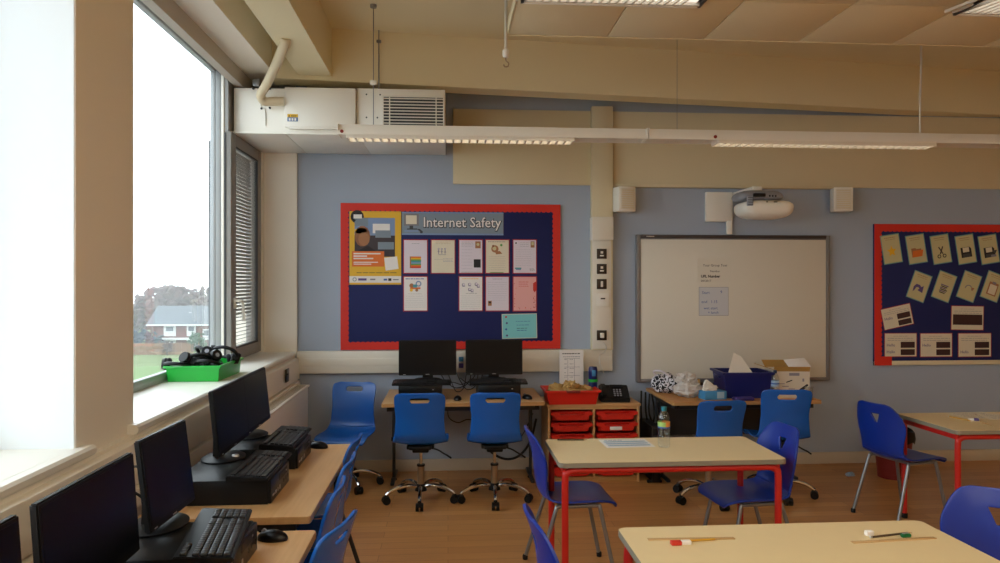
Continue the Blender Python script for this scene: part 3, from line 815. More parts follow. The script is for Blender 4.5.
for x, z, w_, h_, d, tl, lb in ((4.011, 1.305, .285, .195, d_ws('Hello', None, 3), R(-12), 'red edged worksheet tilted, above the other worksheets'),
        (4.672, 1.291, .312, .222, d_ws(None, None, 5, True), R(1), 'red edged worksheet with one wide dark panel'),
        (4.043, 1.052, .306, .216, d_ws('Hello', 'Hello', 7), 0, 'red edged worksheet in the bottom corner, Hello written twice'),
        (4.377, 1.049, .306, .217, d_ws('Hello', None, 9), 0, 'red edged worksheet in the middle of the bottom row'),
        (4.741, 1.047, .318, .219, d_ws(None, 'Hello', 11), 0, 'red edged worksheet below the one with a wide dark panel')):
    sheet('worksheet', lb, 'worksheet', x, z, w_, h_, 'paper_cream', 'back_maroon', d, tilt=tl, group=G3, bw=.006)

# ------------------------------------------------------------------ whiteboard, projector, speakers
t = thing('whiteboard', 'large interactive whiteboard in a grey frame on the back wall', 'whiteboard', (2.505, 6.2, 1.385))
w_, h_ = 1.743, 1.285
b = MB(); b.box((0, -.02, 0), (w_ - .02, .04, h_ - .02), 'wb_frame', bev=.004); b.build('backing', t)
b = MB(); b.box((0, -.043, -.005), (w_ - .075, .008, h_ - .07), 'whiteboard', bev=.002); b.build('board', t)
b = MB()
for s in (-1, 1): b.box((s * (w_/2 - .018), -.027, 0), (.036, .054, h_), 'wb_frame', bev=.006)
b.box((0, -.027, -h_/2 + .014), (w_ - .06, .05, .028), 'wb_frame', bev=.005); b.build('frame', t)
b = MB(); b.box((0, -.028, h_/2 - .014), (w_ - .07, .052, .028), 'wb_dark', bev=.004)
b.box((-w_/2 + .12, -.0545, h_/2 - .015), (.07, .001, .006), 'silver'); b.build('top_strip', t)
b = MB(); b.box((0, -.05, -h_/2 - .012), (1.2, .10, .018), 'wb_dark', bev=.004); b.build('pen_tray', t)
def d_print(r, p, lines, disc, text):
    text('Your Group Text', .52, .34, .030, 'ink_dark', 'CENTER'); text('Number', .52, .58, .026, 'ink_dark', 'CENTER')
    text('UFL Number', .10, .80, .032, 'ink_dark', bold=.0012); text('0412017', .10, .98, .026, 'ink_dark')
sheet('printed_sheet', 'printed white sheet on the whiteboard above the handwritten note', 'sheet', 2.325, 1.718, .30, .21, 'whiteboard', 'whiteboard', d_print, y=6.1525)
def d_note(r, p, lines, disc, text):
    text('Start', .10, .24, .036, 'ink_blue'); text('9', .72, .22, .036, 'ink_blue'); text('end   1.15', .08, .56, .036, 'ink_blue')
    text('wet start', .16, .78, .034, 'ink_blue'); text('+ lunch', .30, .93, .032, 'ink_blue')
sheet('handwritten_note', 'small grey note with blue handwriting stuck to the whiteboard', 'note', 2.320, 1.446, .265, .25, 'note_grey', 'ink', d_note, y=6.1525, bw=.003)
t = thing('projector', 'white short throw projector on a wall plate above the whiteboard', 'projector', (2.385, 6.2, 2.265))
b = MB(); b.box((-.01, -.02, .01), (.24, .04, .26), 'metal_white', bev=.006); b.build('wall_plate', t)
b = MB(); b.box((.08, -.03, -.17), (.05, .03, .12), 'metal_white', bev=.004); b.build('cable_duct', t)
b = MB(); b.box((.16, -.22, .11), (.09, .42, .06), 'metal_white', bev=.01); b.build('arm', t)
def superbody(b, c, d, m, top=1, bot=1, nseg=28, e=.45):
    s2 = bmesh.new(); bmesh.ops.create_uvsphere(s2, u_segments=nseg, v_segments=16, radius=1)
    sg = lambda v, q: math.copysign(abs(v) ** q, v)
    for v in s2.verts:
        z = v.co.z; h = math.hypot(v.co.x, v.co.y); a = math.atan2(v.co.y, v.co.x)
        hr = h ** .55
        v.co = Vector((sg(math.cos(a), e) * hr * d[0], sg(math.sin(a), e) * hr * d[1], sg(z, .8) * d[2] * (top if z > 0 else bot)))
    return b.merge(s2, m, T(*c))
b = MB(); superbody(b, (.21, -.43, -.035), (.215, .16, .098), 'white_paint', top=.55, bot=1.0)
b.build('body', t)
b = MB(); superbody(b, (.17, -.40, .045), (.19, .13, .06), 'grey_pl', top=1.0, bot=.5); b.build('mirror_cover', t)
b = MB(); b.box((.13, -.535, .055), (.10, .03, .03), 'black_gloss', bev=.008)
for x in (.22, .245, .27): b.box((x, -.515, .05), (.014, .03, .016), 'black', bev=.003)
b.build('control_panel', t)
b = MB(); b.box((.035, -.575, .0), (.05, .02, .075), 'grey_pl', rot=RZ(R(-20)), bev=.006)
for i in range(5): b.box((.035, -.586, -.028 + i * .014), (.04, .004, .005), 'dark_metal', rot=RZ(R(-20)))
b.build('vent', t)
b = MB(); b.box((.24, -.589, -.005), (.03, .006, .008), 'black', bev=.002); b.box((.17, -.589, -.005), (.015, .006, .008), 'black', bev=.002); b.build('sensor', t)
def speaker(x, z, label, rz):
    t = thing('wall_speaker', label, 'speaker', (x, 6.14, z), rz)
    b = MB(); b.box((0, -.06, 0), (.16, .12, .21), 'metal_white', bev=.008); b.build('cabinet', t)
    b = MB(); b.box((.0, -.122, 0), (.13, .008, .18), 'trunking', bev=.003)
    for i in range(9): b.box((0, -.1265, -.075 + i * .0185), (.11, .002, .006), 'pinboard')
    b.build('grille', t)
    b = MB(); b.box((-.02, .025, .02), (.05, .09, .05), 'wb_dark', bev=.004)
    b.build('bracket', t)
speaker(1.495, 2.322, 'small cream wall speaker beside the pale pilaster', R(12))
speaker(3.455, 2.335, 'small cream wall speaker on the far side of the projector', R(-14))

# ------------------------------------------------------------------ chairs
def catmull(vals, t):
    n = len(vals) - 1; x = min(max(t, 0), 1) * n; i = min(int(x), n - 1); f = x - i
    g = lambda k: vals[min(max(k, 0), n)]
    a, b_, c, d = g(i-1), g(i), g(i+1), g(i+2)
    return .5 * ((2*b_) + (c-a)*f + (2*a-5*b_+4*c-d)*f*f + (3*b_-a-3*c+d)*f**3)
def shell(prof, hole, split_z, m, parent, thick=.010, rows=60, cols=24, lip=0.0):
    """one moulded shell: rows run from the front lip of the seat up to the top of the back"""
    ys, zs, ws, cs = zip(*prof)
    # resample by arc length
    fine = [(catmull(ys, k/400), catmull(zs, k/400)) for k in range(401)]
    ds = [0]
    for a, c in zip(fine, fine[1:]): ds.append(ds[-1] + math.hypot(c[0]-a[0], c[1]-a[1]))
    ts = []
    for i in range(rows + 1):
        g = ds[-1] * i / rows
        k = next(k for k in range(401) if ds[k] >= g - 1e-9); ts.append(k / 400)
    zmid = lambda t: catmull(zs, t)
    r0 = min(range(rows + 1), key=lambda i: abs(zmid(ts[i]) - hole[0]) if ts[i] > .6 else 9)
    r1 = min(range(rows + 1), key=lambda i: abs(zmid(ts[i]) - hole[1]) if ts[i] > .6 else 9)
    c0, c1 = 8, 16
    grid = []
    for i, t in enumerate(ts):
        y, z, w, cv = (catmull(q, t) for q in (ys, zs, ws, cs))
        dy = catmull(ys, min(1, t + .01)) - catmull(ys, max(0, t - .01)); dz = catmull(zs, min(1, t + .01)) - catmull(zs, max(0, t - .01))
        L = math.hypot(dy, dz) or 1; ny, nz = dz / L, -dy / L      # normal towards the sitter
        fr = (i - r0) / max(1, r1 - r0); hw = hole[2] + (hole[3] - hole[2]) * min(1, max(0, fr))
        if hole[4] and r0 <= i <= r1:                               # rounded ends of a slot
            q = abs(2 * fr - 1); hw = hw - .012 * (1 - math.sqrt(max(0, 1 - q ** 2)))
        dist = max(0, r0 - i, i - r1); bl = max(0, 1 - dist / 5)
        row = []
        for j in range(cols + 1):
            u = -w + 2 * w * j / cols
            if j <= c0: v = -w + (w - hw) * j / c0
            elif j <= c1: v = -hw + 2 * hw * (j - c0) / (c1 - c0)
            else: v = hw + (w - hw) * (j - c1) / (cols - c1)
            x = u * (1 - bl) + v * bl
            s_ = x / max(w, .001); k = cv * s_ * s_
            row.append(Vector((x, y + ny * k, z + nz * k)))
        grid.append(row)
    ks = min(range(rows + 1), key=lambda i: abs(zmid(ts[i]) - split_z) if ts[i] > .35 else 9)
    for nm, a, c in (('seat', 0, ks), ('backrest', ks, rows)):
        bm = bmesh.new(); vs = {}
        for i in range(a, c):
            for j in range(cols):
                if r0 <= i < r1 and c0 <= j < c1: continue
                q = []
                for ii, jj in ((i, j), (i, j+1), (i+1, j+1), (i+1, j)):
                    if (ii, jj) not in vs: vs[(ii, jj)] = bm.verts.new(grid[ii][jj])
                    q.append(vs[(ii, jj)])
                bm.faces.new(q)
        for f in bm.faces: f.smooth = True
        me = bpy.data.meshes.new(nm); bm.to_mesh(me); bm.free(); me.materials.append(M[m])
        o = bpy.data.objects.new(nm, me); COL.objects.link(o); o.parent = parent
        md = o.modifiers.new('thickness', 'SOLIDIFY'); md.thickness = thick; md.offset = 0
        bv = o.modifiers.new('edge', 'BEVEL'); bv.width = thick * .35; bv.segments = 2; bv.limit_method = 'ANGLE'; bv.angle_limit = R(60)

def sw_prof(k=1.0, dz=0):
    P = [(.205, .425, .175, .004), (.20, .447, .20, .006), (.15, .462, .204, .012), (.06, .458, .206, .018), (-.04, .452, .204, .02), (-.12, .456, .20, .022),
         (-.168, .478, .194, .024), (-.195, .53, .182, .026), (-.203, .59, .176, .028), (-.21, .65, .172, .028), (-.222, .71, .176, .026), (-.235, .77, .181, .022),
         (-.247, .815, .178, .018), (-.252, .836, .160, .014), (-.254, .846, .120, .010)]
    return [(y, z * k + dz, w, c) for y, z, w, c in P]
def po_prof():
    return [(.215, .395, .150, .0), (.205, .418, .175, .002), (.15, .432, .192, .006), (.06, .430, .198, .012), (-.04, .424, .198, .016), (-.12, .424, .192, .02),
            (-.168, .442, .180, .022), (-.192, .49, .170, .026), (-.20, .55, .180, .030), (-.206, .61, .196, .034), (-.214, .665, .198, .034), (-.228, .72, .178, .028),
            (-.244, .765, .150, .02), (-.254, .79, .124, .012), (-.257, .80, .095, .008)]

def swivel_chair(label, loc, rz, drop=0):
    t = thing('swivel_chair', label, 'chair', loc, rz, None)
    shell(sw_prof(1, -drop), (.775 - drop, .811 - drop, .070, .070, True), .49 - drop, 'azure', t)
    b = MB(); b.box((0, 0, .43 - drop), (.20, .22, .03), 'black', bev=.008); b.box((0, -.02, .405 - drop), (.12, .14, .04), 'black', bev=.01)
    b.box((0, -.13, .435 - drop), (.16, .06, .025), 'black', bev=.006); b.build('seat_plate', t)
    b = MB(); b.tube([(.05, -.02, .41 - drop), (.12, -.05, .40 - drop), (.17, -.07, .375 - drop), (.20, -.08, .36 - drop)], .006, 'black', n=8); b.box((.205, -.082, .357 - drop), (.05, .02, .012), 'black', rot=RY(R(35)), bev=.004)
    b.build('height_lever', t)
    b = MB(); b.cyl((0, 0, .25), (0, 0, .41 - drop), .012, 'chrome'); b.build('gas_lift', t)
    b = MB(); b.cyl((0, 0, .10), (0, 0, .26), .026, 'tan_column'); b.cyl((0, 0, .255), (0, 0, .268), .03, 'black'); b.build('column', t)
    b = MB(); b.cyl((0, 0, .075), (0, 0, .125), .045, 'black', r1=.032); b.build('hub', t)
    for i in range(5):
        a = -PI/2 + 2*PI*i/5; ca, sa = math.cos(a), math.sin(a)
        P = lambda r, z: (r * ca, r * sa, z)
        b = MB(); b.tube([P(.03, .105), P(.10, .118), P(.18, .108), P(.235, .085), P(.262, .066)], .0135, 'chrome', n=10); leg = b.build('leg', t)
        b = MB()
        px, py = -sa, ca
        for s in (-1, 1):
            cx, cy = .262 * ca + px * .016 * s, .262 * sa + py * .016 * s
            b.cyl((cx - px * .011, cy - py * .011, .029), (cx + px * .011, cy + py * .011, .029), .0285, 'black', n=20)
        b.cyl((.262*ca, .262*sa, .03), (.262*ca, .262*sa, .066), .010, 'black', n=10)
        b.box((.262*ca, .262*sa, .048), (.045, .046, .022), 'black', rot=a, bev=.008)
        b.build('caster', leg)
    return t
def four_leg_chair(label, loc, rz, style='royal', group=None, name='school_chair'):
    t = thing(name, label, 'chair', loc, rz, group)
    if style == 'royal':
        shell(po_prof(), (.668, .730, .008, .036, False), .455, 'royal', t, thick=.012); m = 'grey_metal'; zt = .408
    else:
        k = .80 / .846
        shell(sw_prof(k), (.735, .766, .055, .055, True), .47, 'azure', t, thick=.013); m = 'dark_metal'; zt = .412
    for sx in (-1, 1):
        for sy in (-1, 1):
            x = sx * .155; yt = .12 if sy > 0 else -.11; yf = .205 if sy > 0 else -.235
            b = MB(); b.tube([(x, 0, zt), (x, yt * .8, zt), (x, yt, zt - .006), (x + sx * .008, yt + (yf - yt) * .12, zt - .04), (x + sx * .03, yf, .012)], .0115, m, n=12)
            lg = b.build('leg', t)
            b = MB(); b.lathe([(0, 0), (.015, .001), (.016, .022), (.0115, .03)], 'black', c=(x + sx * .03, yf, 0), n=12); b.build('foot', lg)
    b = MB()
    for y in (-.09, .1): b.tube([(-.155, y, zt), (.155, y, zt)], .0095, m, n=10, sm=0)
    b.build('seat_frame', t)
    return t
swivel_chair('blue swivel chair facing the room by the radiator corner', (-.80, 5.77, 0), R(172), .055)
swivel_chair('blue swivel chair with its back to us before the monitor nearer the radiator', (-.20, 5.36, 0), R(0), .015)
swivel_chair('blue swivel chair with its back to us before the monitor nearer the tray unit', (.345, 5.345, 0), R(-2), .015)
s4 = swivel_chair('blue swivel chair pushed under the cluttered desk, in front of the tissue box', (1.93, 5.22, 0), R(4), .07)
swivel_chair('blue swivel chair in front of the white printed box on the cluttered desk', (2.49, 5.30, 0), R(-8), .01)

four_leg_chair('royal blue chair on the window side of the middle table, facing it', (.69, 4.0, 0), R(-88))
four_leg_chair('royal blue chair on the whiteboard side of the middle table, facing it', (1.685, 3.96, 0), R(96))
four_leg_chair('royal blue chair beside the dark red bin, facing the far table', (3.11, 4.74, 0), R(-76))
four_leg_chair('royal blue chair at the window side of the nearest table, only its back showing', (.535, 2.56, 0), R(-86))
four_leg_chair('royal blue chair at the near corner of the nearest table, turned to the camera', (2.035, 2.49, 0), R(147))
GL = 'azure chairs tucked under the window desks'
four_leg_chair('azure chair tucked under the window desk at its far end', (-.72, 3.84, 0), R(87), 'azure', GL, 'computer_chair')
four_leg_chair('azure chair tucked under the window desk, middle of the row', (-.695, 3.39, 0), R(89), 'azure', GL, 'computer_chair')
four_leg_chair('azure chair by the gap between the two window desks', (-.68, 2.96, 0), R(90), 'azure', GL, 'computer_chair')
four_leg_chair('nearest azure chair, pulled further out from the window desks', (-.60, 2.54, 0), R(77), 'azure', GL, 'computer_chair')

# ------------------------------------------------------------------ tables
def rrect(w, d, r=.03, n=5):
    P = []
    for cx, cy, a0 in ((w/2-r, d/2-r, 0), (-w/2+r, d/2-r, 90), (-w/2+r, -d/2+r, 180), (w/2-r, -d/2+r, 270)):
        for k in range(n + 1):
            a = R(a0 + 90 * k / n); P.append((cx + r * math.cos(a), cy + r * math.sin(a)))
    return P
def red_table(label, x0, x1, y0, y1, h=.71):
    w, d = x1 - x0, y1 - y0
    t = thing('classroom_table', label, 'table', ((x0+x1)/2, (y0+y1)/2, 0))
    b = MB(); b.prism(rrect(w - .004, d - .004), h - .002, h, 'maple'); b.prism(rrect(w, d), h - .026, h - .0015, 'table_edge', bev=.002); b.build('tabletop', t)
    zr = h - .046; r = .0175; ix, iy = w/2 - .035, d/2 - .035
    for sx in (-1, 1):
        for sy in (-1, 1):
            b = MB(); b.tube([(sx * ix, sy * iy, .012), (sx * ix, sy * iy, zr - .30), (sx * ix, sy * iy, zr - .05), (sx * (ix - .012), sy * iy, zr - .014), (sx * (ix - .05), sy * iy, zr), (sx * (ix - .12), sy * iy, zr)], r, 'red_frame', n=14)
            lg = b.build('leg', t)
            b = MB(); b.lathe([(0, 0), (.02, .001), (.021, .03), (.0175, .034)], 'black', c=(sx * ix, sy * iy, 0), n=14); b.build('foot', lg)
    for sy in (-1, 1):
        b = MB(); b.tube([(-ix + .10, sy * iy, zr), (ix - .10, sy * iy, zr)], r, 'red_frame', n=14, sm=0); b.build('rail', t)
    for sx in (-1, 1):
        b = MB(); b.box((sx * ix, 0, zr), (.022, 2 * iy, .034), 'red_frame', bev=.004); b.build('rail', t)
    return t
red_table('cream topped red framed table in the middle, holding the water bottle', .553, 1.728, 3.555, 4.105, h=.714)
red_table('nearest cream topped table with red legs and two rulers', .622, 1.795, 2.03, 2.625)
red_table('cream topped red framed table at the far edge, near the dark red bin', 3.09, 4.24, 4.175, 4.765)

def desk(label, loc, w, d, h, rz=0, cant=False, modesty=False, m='beech', edge='beech_edge', legm='dark_metal', name='computer_desk'):
    """long side along X, front at -Y"""
    t = thing(name, label, 'desk', loc, rz)
    b = MB(); b.prism(rrect(w - .004, d - .004, .015), h - .002, h, m); b.prism(rrect(w, d, .015), h - .028, h - .0015, edge, bev=.002); b.build('desktop', t)
    b = MB()
    for sy in (-1, 1): b.box((0, sy * (d/2 - .08), h - .05), (w - .12, .03, .04), legm, bev=.003)
    for sx in (-1, 1): b.box((sx * (w/2 - .05), 0, h - .05), (.03, d - .13, .04), legm, bev=.003)
    b.build('frame', t)
    for sx in (-1, 1):
        for sy in ((1,) if cant else (-1, 1)):
            b = MB(); x, y = sx * (w/2 - .06), (.10 if cant else sy * (d/2 - .08))
            b.box((x, y, h/2 + .13), (.030, .030, h/2 - .30 + .26), legm, bev=.004); b.cyl((x, y, .015), (x, y, h/2 + .05), .013, legm)
            b.cyl((x, y, h/2 - .03), (x, y, h/2 + .0), .022, 'black', n=14)
            lg = b.build('leg', t)
            b = MB(); b.lathe([(0, 0), (.024, .001), (.024, .01), (.012, .022)], 'black', c=(x, y, 0), n=14)
            if cant: b.box((x, y + .02, .016), (.03, .42, .022), 'dark_metal', bev=.004)
            b.build('foot', lg)
    if cant:
        b = MB(); b.box((0, .10, h - .075), (w - .12, .03, .03), legm, bev=.003)
        for sx in (-1, 1): b.prism([(-d/2 + .06, h - .03), (.12, h - .03), (.12, h - .11), (.06, h - .11), (-d/2 + .06, h - .05)], sx * (w/2 - .06) - .012, sx * (w/2 - .06) + .012, 'black', 'yz')
        b.build('bracket', t)
    if modesty:
        b = MB(); b.box((0, .22, h - .21), (w - .1, .012, .34), 'dark_metal', bev=.002); b.build('modesty_panel', t)
    return t
desk('beech topped desk against the back wall under the two monitors', (.12, 5.825, 0), 1.24, .74, .70, cant=True)
desk('orange beech desk under the whiteboard covered in clutter', (2.30, 5.76, 0), 1.18, .76, .70, cant=True, modesty=True, m='oak', edge='beech_edge')
desk('beech desk under the window carrying the two far computers', (-.855, 3.42, 0), 1.24, .66, .72, rz=PI/2)
desk('nearest beech desk under the window, mouse near its corner', (-.815, 1.86, 0), 1.58, .68, .72, rz=PI/2)

# ------------------------------------------------------------------ computers
def monitor(label, loc, rz, w=.465, h=.285, zb=.05, tilt=4, dot=False):
    """origin at the foot of the stand; screen faces -Y"""
    t = thing('monitor', label, 'monitor', loc, rz)
    zc = zb + h/2; tl = RX(R(-tilt))
    F = T(0, -.03, zc) @ tl
    b = MB(); b2 = bmesh.new(); bmesh.ops.create_cube(b2, size=1)
    for v in b2.verts: v.co = Vector((v.co.x * w, v.co.y * .020, v.co.z * h))
    bmesh.ops.bevel(b2, geom=b2.edges[:], offset=.004, segments=2, affect='EDGES'); b.merge(b2, 'black', F)
    b2 = bmesh.new(); bmesh.ops.create_cube(b2, size=1)
    for v in b2.verts: v.co = Vector((v.co.x * w * .62, v.co.y * .03 + .022, v.co.z * h * .6))
    bmesh.ops.bevel(b2, geom=b2.edges[:], offset=.01, segments=2, affect='EDGES'); b.merge(b2, 'black', F)
    b.build('housing', t)
    b = MB(); b2 = bmesh.new(); bmesh.ops.create_cube(b2, size=1)
    for v in b2.verts: v.co = Vector((v.co.x * (w - .024), v.co.y * .002 - .0098, v.co.z * (h - .034) + .005))
    b.merge(b2, 'screen', F); b.build('screen', t)
    b = MB()
    for x, ww in ((0, .03), (-w * .40, .02)):
        b2 = bmesh.new(); bmesh.ops.create_cube(b2, size=1)
        for v in b2.verts: v.co = Vector((v.co.x * ww + x, v.co.y * .001 - .0105, v.co.z * .004 - h/2 + .008))
        b.merge(b2, 'silver', F)
    b.build('badge', t)
    b = MB(); b.prism([(-.045, 0), (.045, 0), (.032, zc), (-.032, zc)], .01, .035, 'black', 'xz', bev=.004); b.build('neck', t)
    b = MB(); b.lathe([(0, 0), (.115, 0), (.118, .006), (.10, .014), (.04, .02), (0, .021)], 'black', n=36, mx=Matrix.Diagonal((1, .8, 1, 1))); b.build('base', t)
    if dot:
        b = MB(); b.lathe([(0, .014), (.017, .014), (.015, .022), (0, .026)], 'silver', c=(-.03, -.062, 0), n=18); b.build('button', t)
    return t
def computer(label, loc, rz, w=.335, d=.38, h=.10):
    t = thing('desktop_computer', label, 'computer', loc, rz)
    b = MB(); b.box((0, 0, h/2), (w, d, h), 'black', bev=.004); b.build('case', t)
    b = MB(); b.box((0, -d/2 - .006, h/2), (w - .004, .014, h - .006), 'black_gloss', bev=.004)
    b.box((.05, -d/2 - .0135, h * .72), (.14, .002, .028), 'black'); b.box((.10, -d/2 - .0145, h * .72), (.012, .002, .006), 'silver'); b.build('front_panel', t)
    b = MB()
    for x in (-.135, -.118): b.box((x, -d/2 - .0135, h * .30), (.014, .002, .008), 'silver')
    b.box((-.085, -d/2 - .0135, h * .3), (.022, .002, .014), 'silver', bev=.0005); b.box((-.05, -d/2 - .0135, h * .3), (.008, .002, .014), 'silver'); b.box((-.015, -d/2 - .0135, h * .3), (.016, .002, .018), 'silver')
    for x in (.06, .10, .14): b.cyl((x, -d/2 - .013, h * .38), (x, -d/2 - .0145, h * .38), .009, 'dark_metal', n=14)
    b.build('ports', t)
    return t
def keyboard(label, loc, rz, keys=False, tilt=0):
    t = thing('keyboard', label, 'keyboard', loc, rz)
    t.rotation_euler = (tilt, 0, rz)
    w, d = .455, .165
    b = MB(); b.prism([(-d/2, 0), (d/2, 0), (d/2, .024), (d/2 - .01, .026), (-d/2, .012)], -w/2, w/2, 'black', 'yz', bev=.003); b.build('body', t)
    sl = math.atan2(.013, d)
    rows = [-.062, -.041, -.020, .001, .022, .056]
    km = {}
    def key(x, y, ww, dd):
        k = (round(ww, 4), round(dd, 4))
        if k not in km:
            b = MB(); b.box((0, 0, .003), (ww, dd, .008), 'key', bev=.002, taper=1.12); o = b.build('key', t); km[k] = o.data
        else:
            o = bpy.data.objects.new('key', km[k]); COL.objects.link(o); o.parent = t
        o.location = (x, y, .012 + (y + d/2) * .085 + .001); o.rotation_euler = (sl, 0, 0)
    lay = []
    for ri, y in enumerate(rows):
        if ri == 0:
            x = -w/2 + .012
            for ww in (.026, .022, .022, .115, .022, .022, .026): lay.append((x + ww/2, y, ww - .003, .0175)); x += ww
        else:
            for k in range(14): lay.append((-w/2 + .012 + .0182 * (k + .5), y, .0155, .0175))
        for k in range(3):
            if ri in (1, 3, 4, 5) or ri == 0: lay.append((.055 + .0182 * k, y, .0155, .0175))
        if ri < 5:
            for k in range(4): lay.append((.131 + .0205 * k, y, .017, .0175))
    if keys:
        for a in lay[:100]: key(*a)
    else:
        for lo, hi, yl, yh in ((-1, .043, -1, 1), (.043, .118, -1, -.03), (.043, .118, -.03, 1), (.118, 1, -1, 1)):
            b = MB()
            for x, y, ww, dd in lay:
                if lo < x <= hi and yl < y <= yh: b.box((x, y, .012 + (y + d/2) * .085 + .004), (ww, dd, .008), 'key', rot=RX(sl))
            b.build('key_block', t)
    return t
def mouse(label, loc, rz):
    t = thing('computer_mouse', label, 'mouse', loc, rz)
    b = MB(); b.blob((0, 0, .004), (.031, .056, .032), 'black_gloss', amp=0, sub=3, flat=-.004); b.build('body', t)
    b = MB(); b.cyl((-.004, .03, .029), (.004, .03, .029), .009, 'grey_pl', n=14); b.box((0, .028, .0275), (.0015, .045, .008), 'black'); b.build('wheel', t)
    return t
# back wall pair
computer('black desktop computer under the monitor nearer the radiator', (-.215, 5.80, .70), 0, w=.335, d=.38, h=.115)
computer('black desktop computer under the monitor nearer the tray unit', (.40, 5.80, .70), 0, w=.335, d=.38, h=.115)
monitor('black monitor on the back desk, nearer the radiator corner', (-.165, 5.90, .815), 0, zb=.045, tilt=2)
monitor('black monitor on the back desk, nearer the red tray unit', (.375, 5.90, .815), 0, zb=.045, tilt=2)
keyboard('black keyboard lying on the back desk computer nearer the radiator', (-.205, 5.675, .815), 0)
keyboard('black keyboard lying on the back desk computer nearer the tray unit', (.395, 5.675, .815), 0)
mouse('small black mouse between the two computers on the back desk', (.075, 5.60, .70), 0)
mouse('small black mouse beside the back desk computer nearest the trays', (.62, 5.62, .70), R(30))
# window desks
q = PI/2
computer('black desktop computer on the far window desk, furthest from us', (-.92, 3.675, .72), q)
computer('black desktop computer on the far window desk, nearer end', (-.915, 3.13, .72), q)
computer('black desktop computer on the nearest window desk under the smaller monitor', (-.84, 2.30, .72), q)
computer('black desktop computer under the large near monitor', (-.87, 1.90, .72), q)
computer('black desktop computer under the monitor cut by the frame', (-.87, 1.42, .72), q)
monitor('black monitor in front of the radiator, furthest along the window wall', (-1.03, 3.82, .82), q, zb=.045, tilt=6)
monitor('black monitor just past the green tray, with a silver dot on its stand', (-1.015, 3.345, .82), q, zb=.052, tilt=6, dot=True)
monitor('smaller black monitor behind the near keyboard', (-.95, 2.435, .82), R(88), w=.35, h=.285, zb=.03, tilt=7)
monitor('large black monitor nearest the pier between the windows', (-.94, 1.915, .82), q, w=.49, zb=.020, tilt=4)
monitor('black monitor at the bottom corner, mostly out of frame', (-.94, 1.37, .82), q, zb=.020, tilt=4)
keyboard('black keyboard on the furthest window desk computer', (-.815, 3.72, .82), q)
keyboard('black keyboard on the far window desk computer by the green tray', (-.80, 3.16, .82), q)
keyboard('black keyboard with clearly visible keys on the nearest window desk', (-.725, 2.315, .82), R(98.5), keys=True)
mouse('black mouse at the far end of the far window desk', (-.70, 3.96, .72), R(70))
mouse('black mouse on the corner of the nearest window desk', (-.61, 2.56, .72), R(80))
def cable(name, label, pts, r=.004, m='cable', sm=6):
    b = MB(); b.tube(pts, r, m, n=8, sm=sm); return tag(b.build(name), label, 'cable')
cable('cable', 'thick black cable looping under the back desk', [(.22, 6.10, .60), (.24, 6.05, .42), (.32, 6.0, .24), (.45, 5.97, .15), (.58, 5.98, .16), (.69, 6.03, .27), (.75, 6.10, .45)], .010)
cable('cable', 'thin black cable hanging in a loop under the back desk', [(.02, 6.08, .66), (.0, 6.05, .50), (.08, 6.03, .44), (.20, 6.03, .46), (.42, 6.02, .30), (.60, 6.04, .30), (.72, 6.08, .50)], .004)
rd = random.Random(5)
for k, (x0, x1) in enumerate(((-.02, .16), (.06, .26), (-.06, .20), (.10, .30), (.0, .24))):
    z0 = .72
    cable('cable', ['black monitor cable drooping between the back desk screens', 'black power cable from the dado socket to the back desk', 'black cable tangled behind the back desk mouse',
        'black cable behind the second back desk monitor stand', 'black cable crossing low between the back desk computers'][k],
        [(x0, 6.06, .90 - .03 * k), (x0 + .05, 6.0, .78), ((x0+x1)/2, 5.93, .715 + .015 * k), (x1 - .03, 5.98, .74 + .02 * k), (x1, 6.09, .88)], .0035)
cable('cable', 'black cables rising behind the smaller near monitor', [(-1.10, 2.72, .73), (-1.13, 2.78, .80), (-1.18, 2.72, .88), (-1.12, 2.64, .96), (-1.03, 2.55, .98)], .005)
cable('cable', 'white looped cable behind the far window desk monitor', [(-1.08, 3.50, .73), (-1.02, 3.47, .86), (-.99, 3.44, .885), (-1.0, 3.38, .85), (-1.06, 3.36, .74)], .004, 'cable_w')
cable('cable', 'black plug lead running from the white socket to the window desk', [(-1.20, 4.03, .76), (-1.17, 3.98, .74), (-1.14, 3.93, .80), (-1.10, 3.90, .86)], .004)

# ------------------------------------------------------------------ tray unit and what stands on it
def tray_mesh(b, w, d, h, m, t=.004, taper=.9, rim=.014):
    """open tray centred at the origin, base on z=0"""
    bw, bd = w * taper / 2, d * (1 - (1 - taper) * w / d) / 2; tw, td = w / 2, d / 2
    s2 = bmesh.new()
    def ring(x, y, z): return [s2.verts.new(p) for p in ((-x, -y, z), (x, -y, z), (x, y, z), (-x, y, z))]
    rg = [ring(bw, bd, 0), ring(tw, td, h - rim), ring(tw + rim, td + rim, h - rim), ring(tw + rim, td + rim, h), ring(tw - t, td - t, h), ring(bw - t, bd - t, t)]
    for a, c in zip(rg, rg[1:]):
        for k in range(4): s2.faces.new((a[k], a[(k+1) % 4], c[(k+1) % 4], c[k]))
    s2.faces.new(rg[0][::-1]); s2.faces.new(rg[-1])
    bmesh.ops.recalc_face_normals(s2, faces=s2.faces)
    bmesh.ops.bevel(s2, geom=s2.edges[:], offset=.002, segments=2, affect='EDGES')
    b.merge(s2, m)
TX0, TX1, TY0, TY1, TH = .80, 1.545, 5.73, 6.14, .635
t = thing('tray_unit', 'beech storage unit holding two columns of red trays', 'storage unit', ((TX0+TX1)/2, TY0, 0))
W = TX1 - TX0; D = TY1 - TY0
b = MB()
b.bx(-W/2 - .01, W/2 + .01, -.012, D, TH - .02, TH, 'beech', .003)
b.build('top_panel', t)
b = MB()
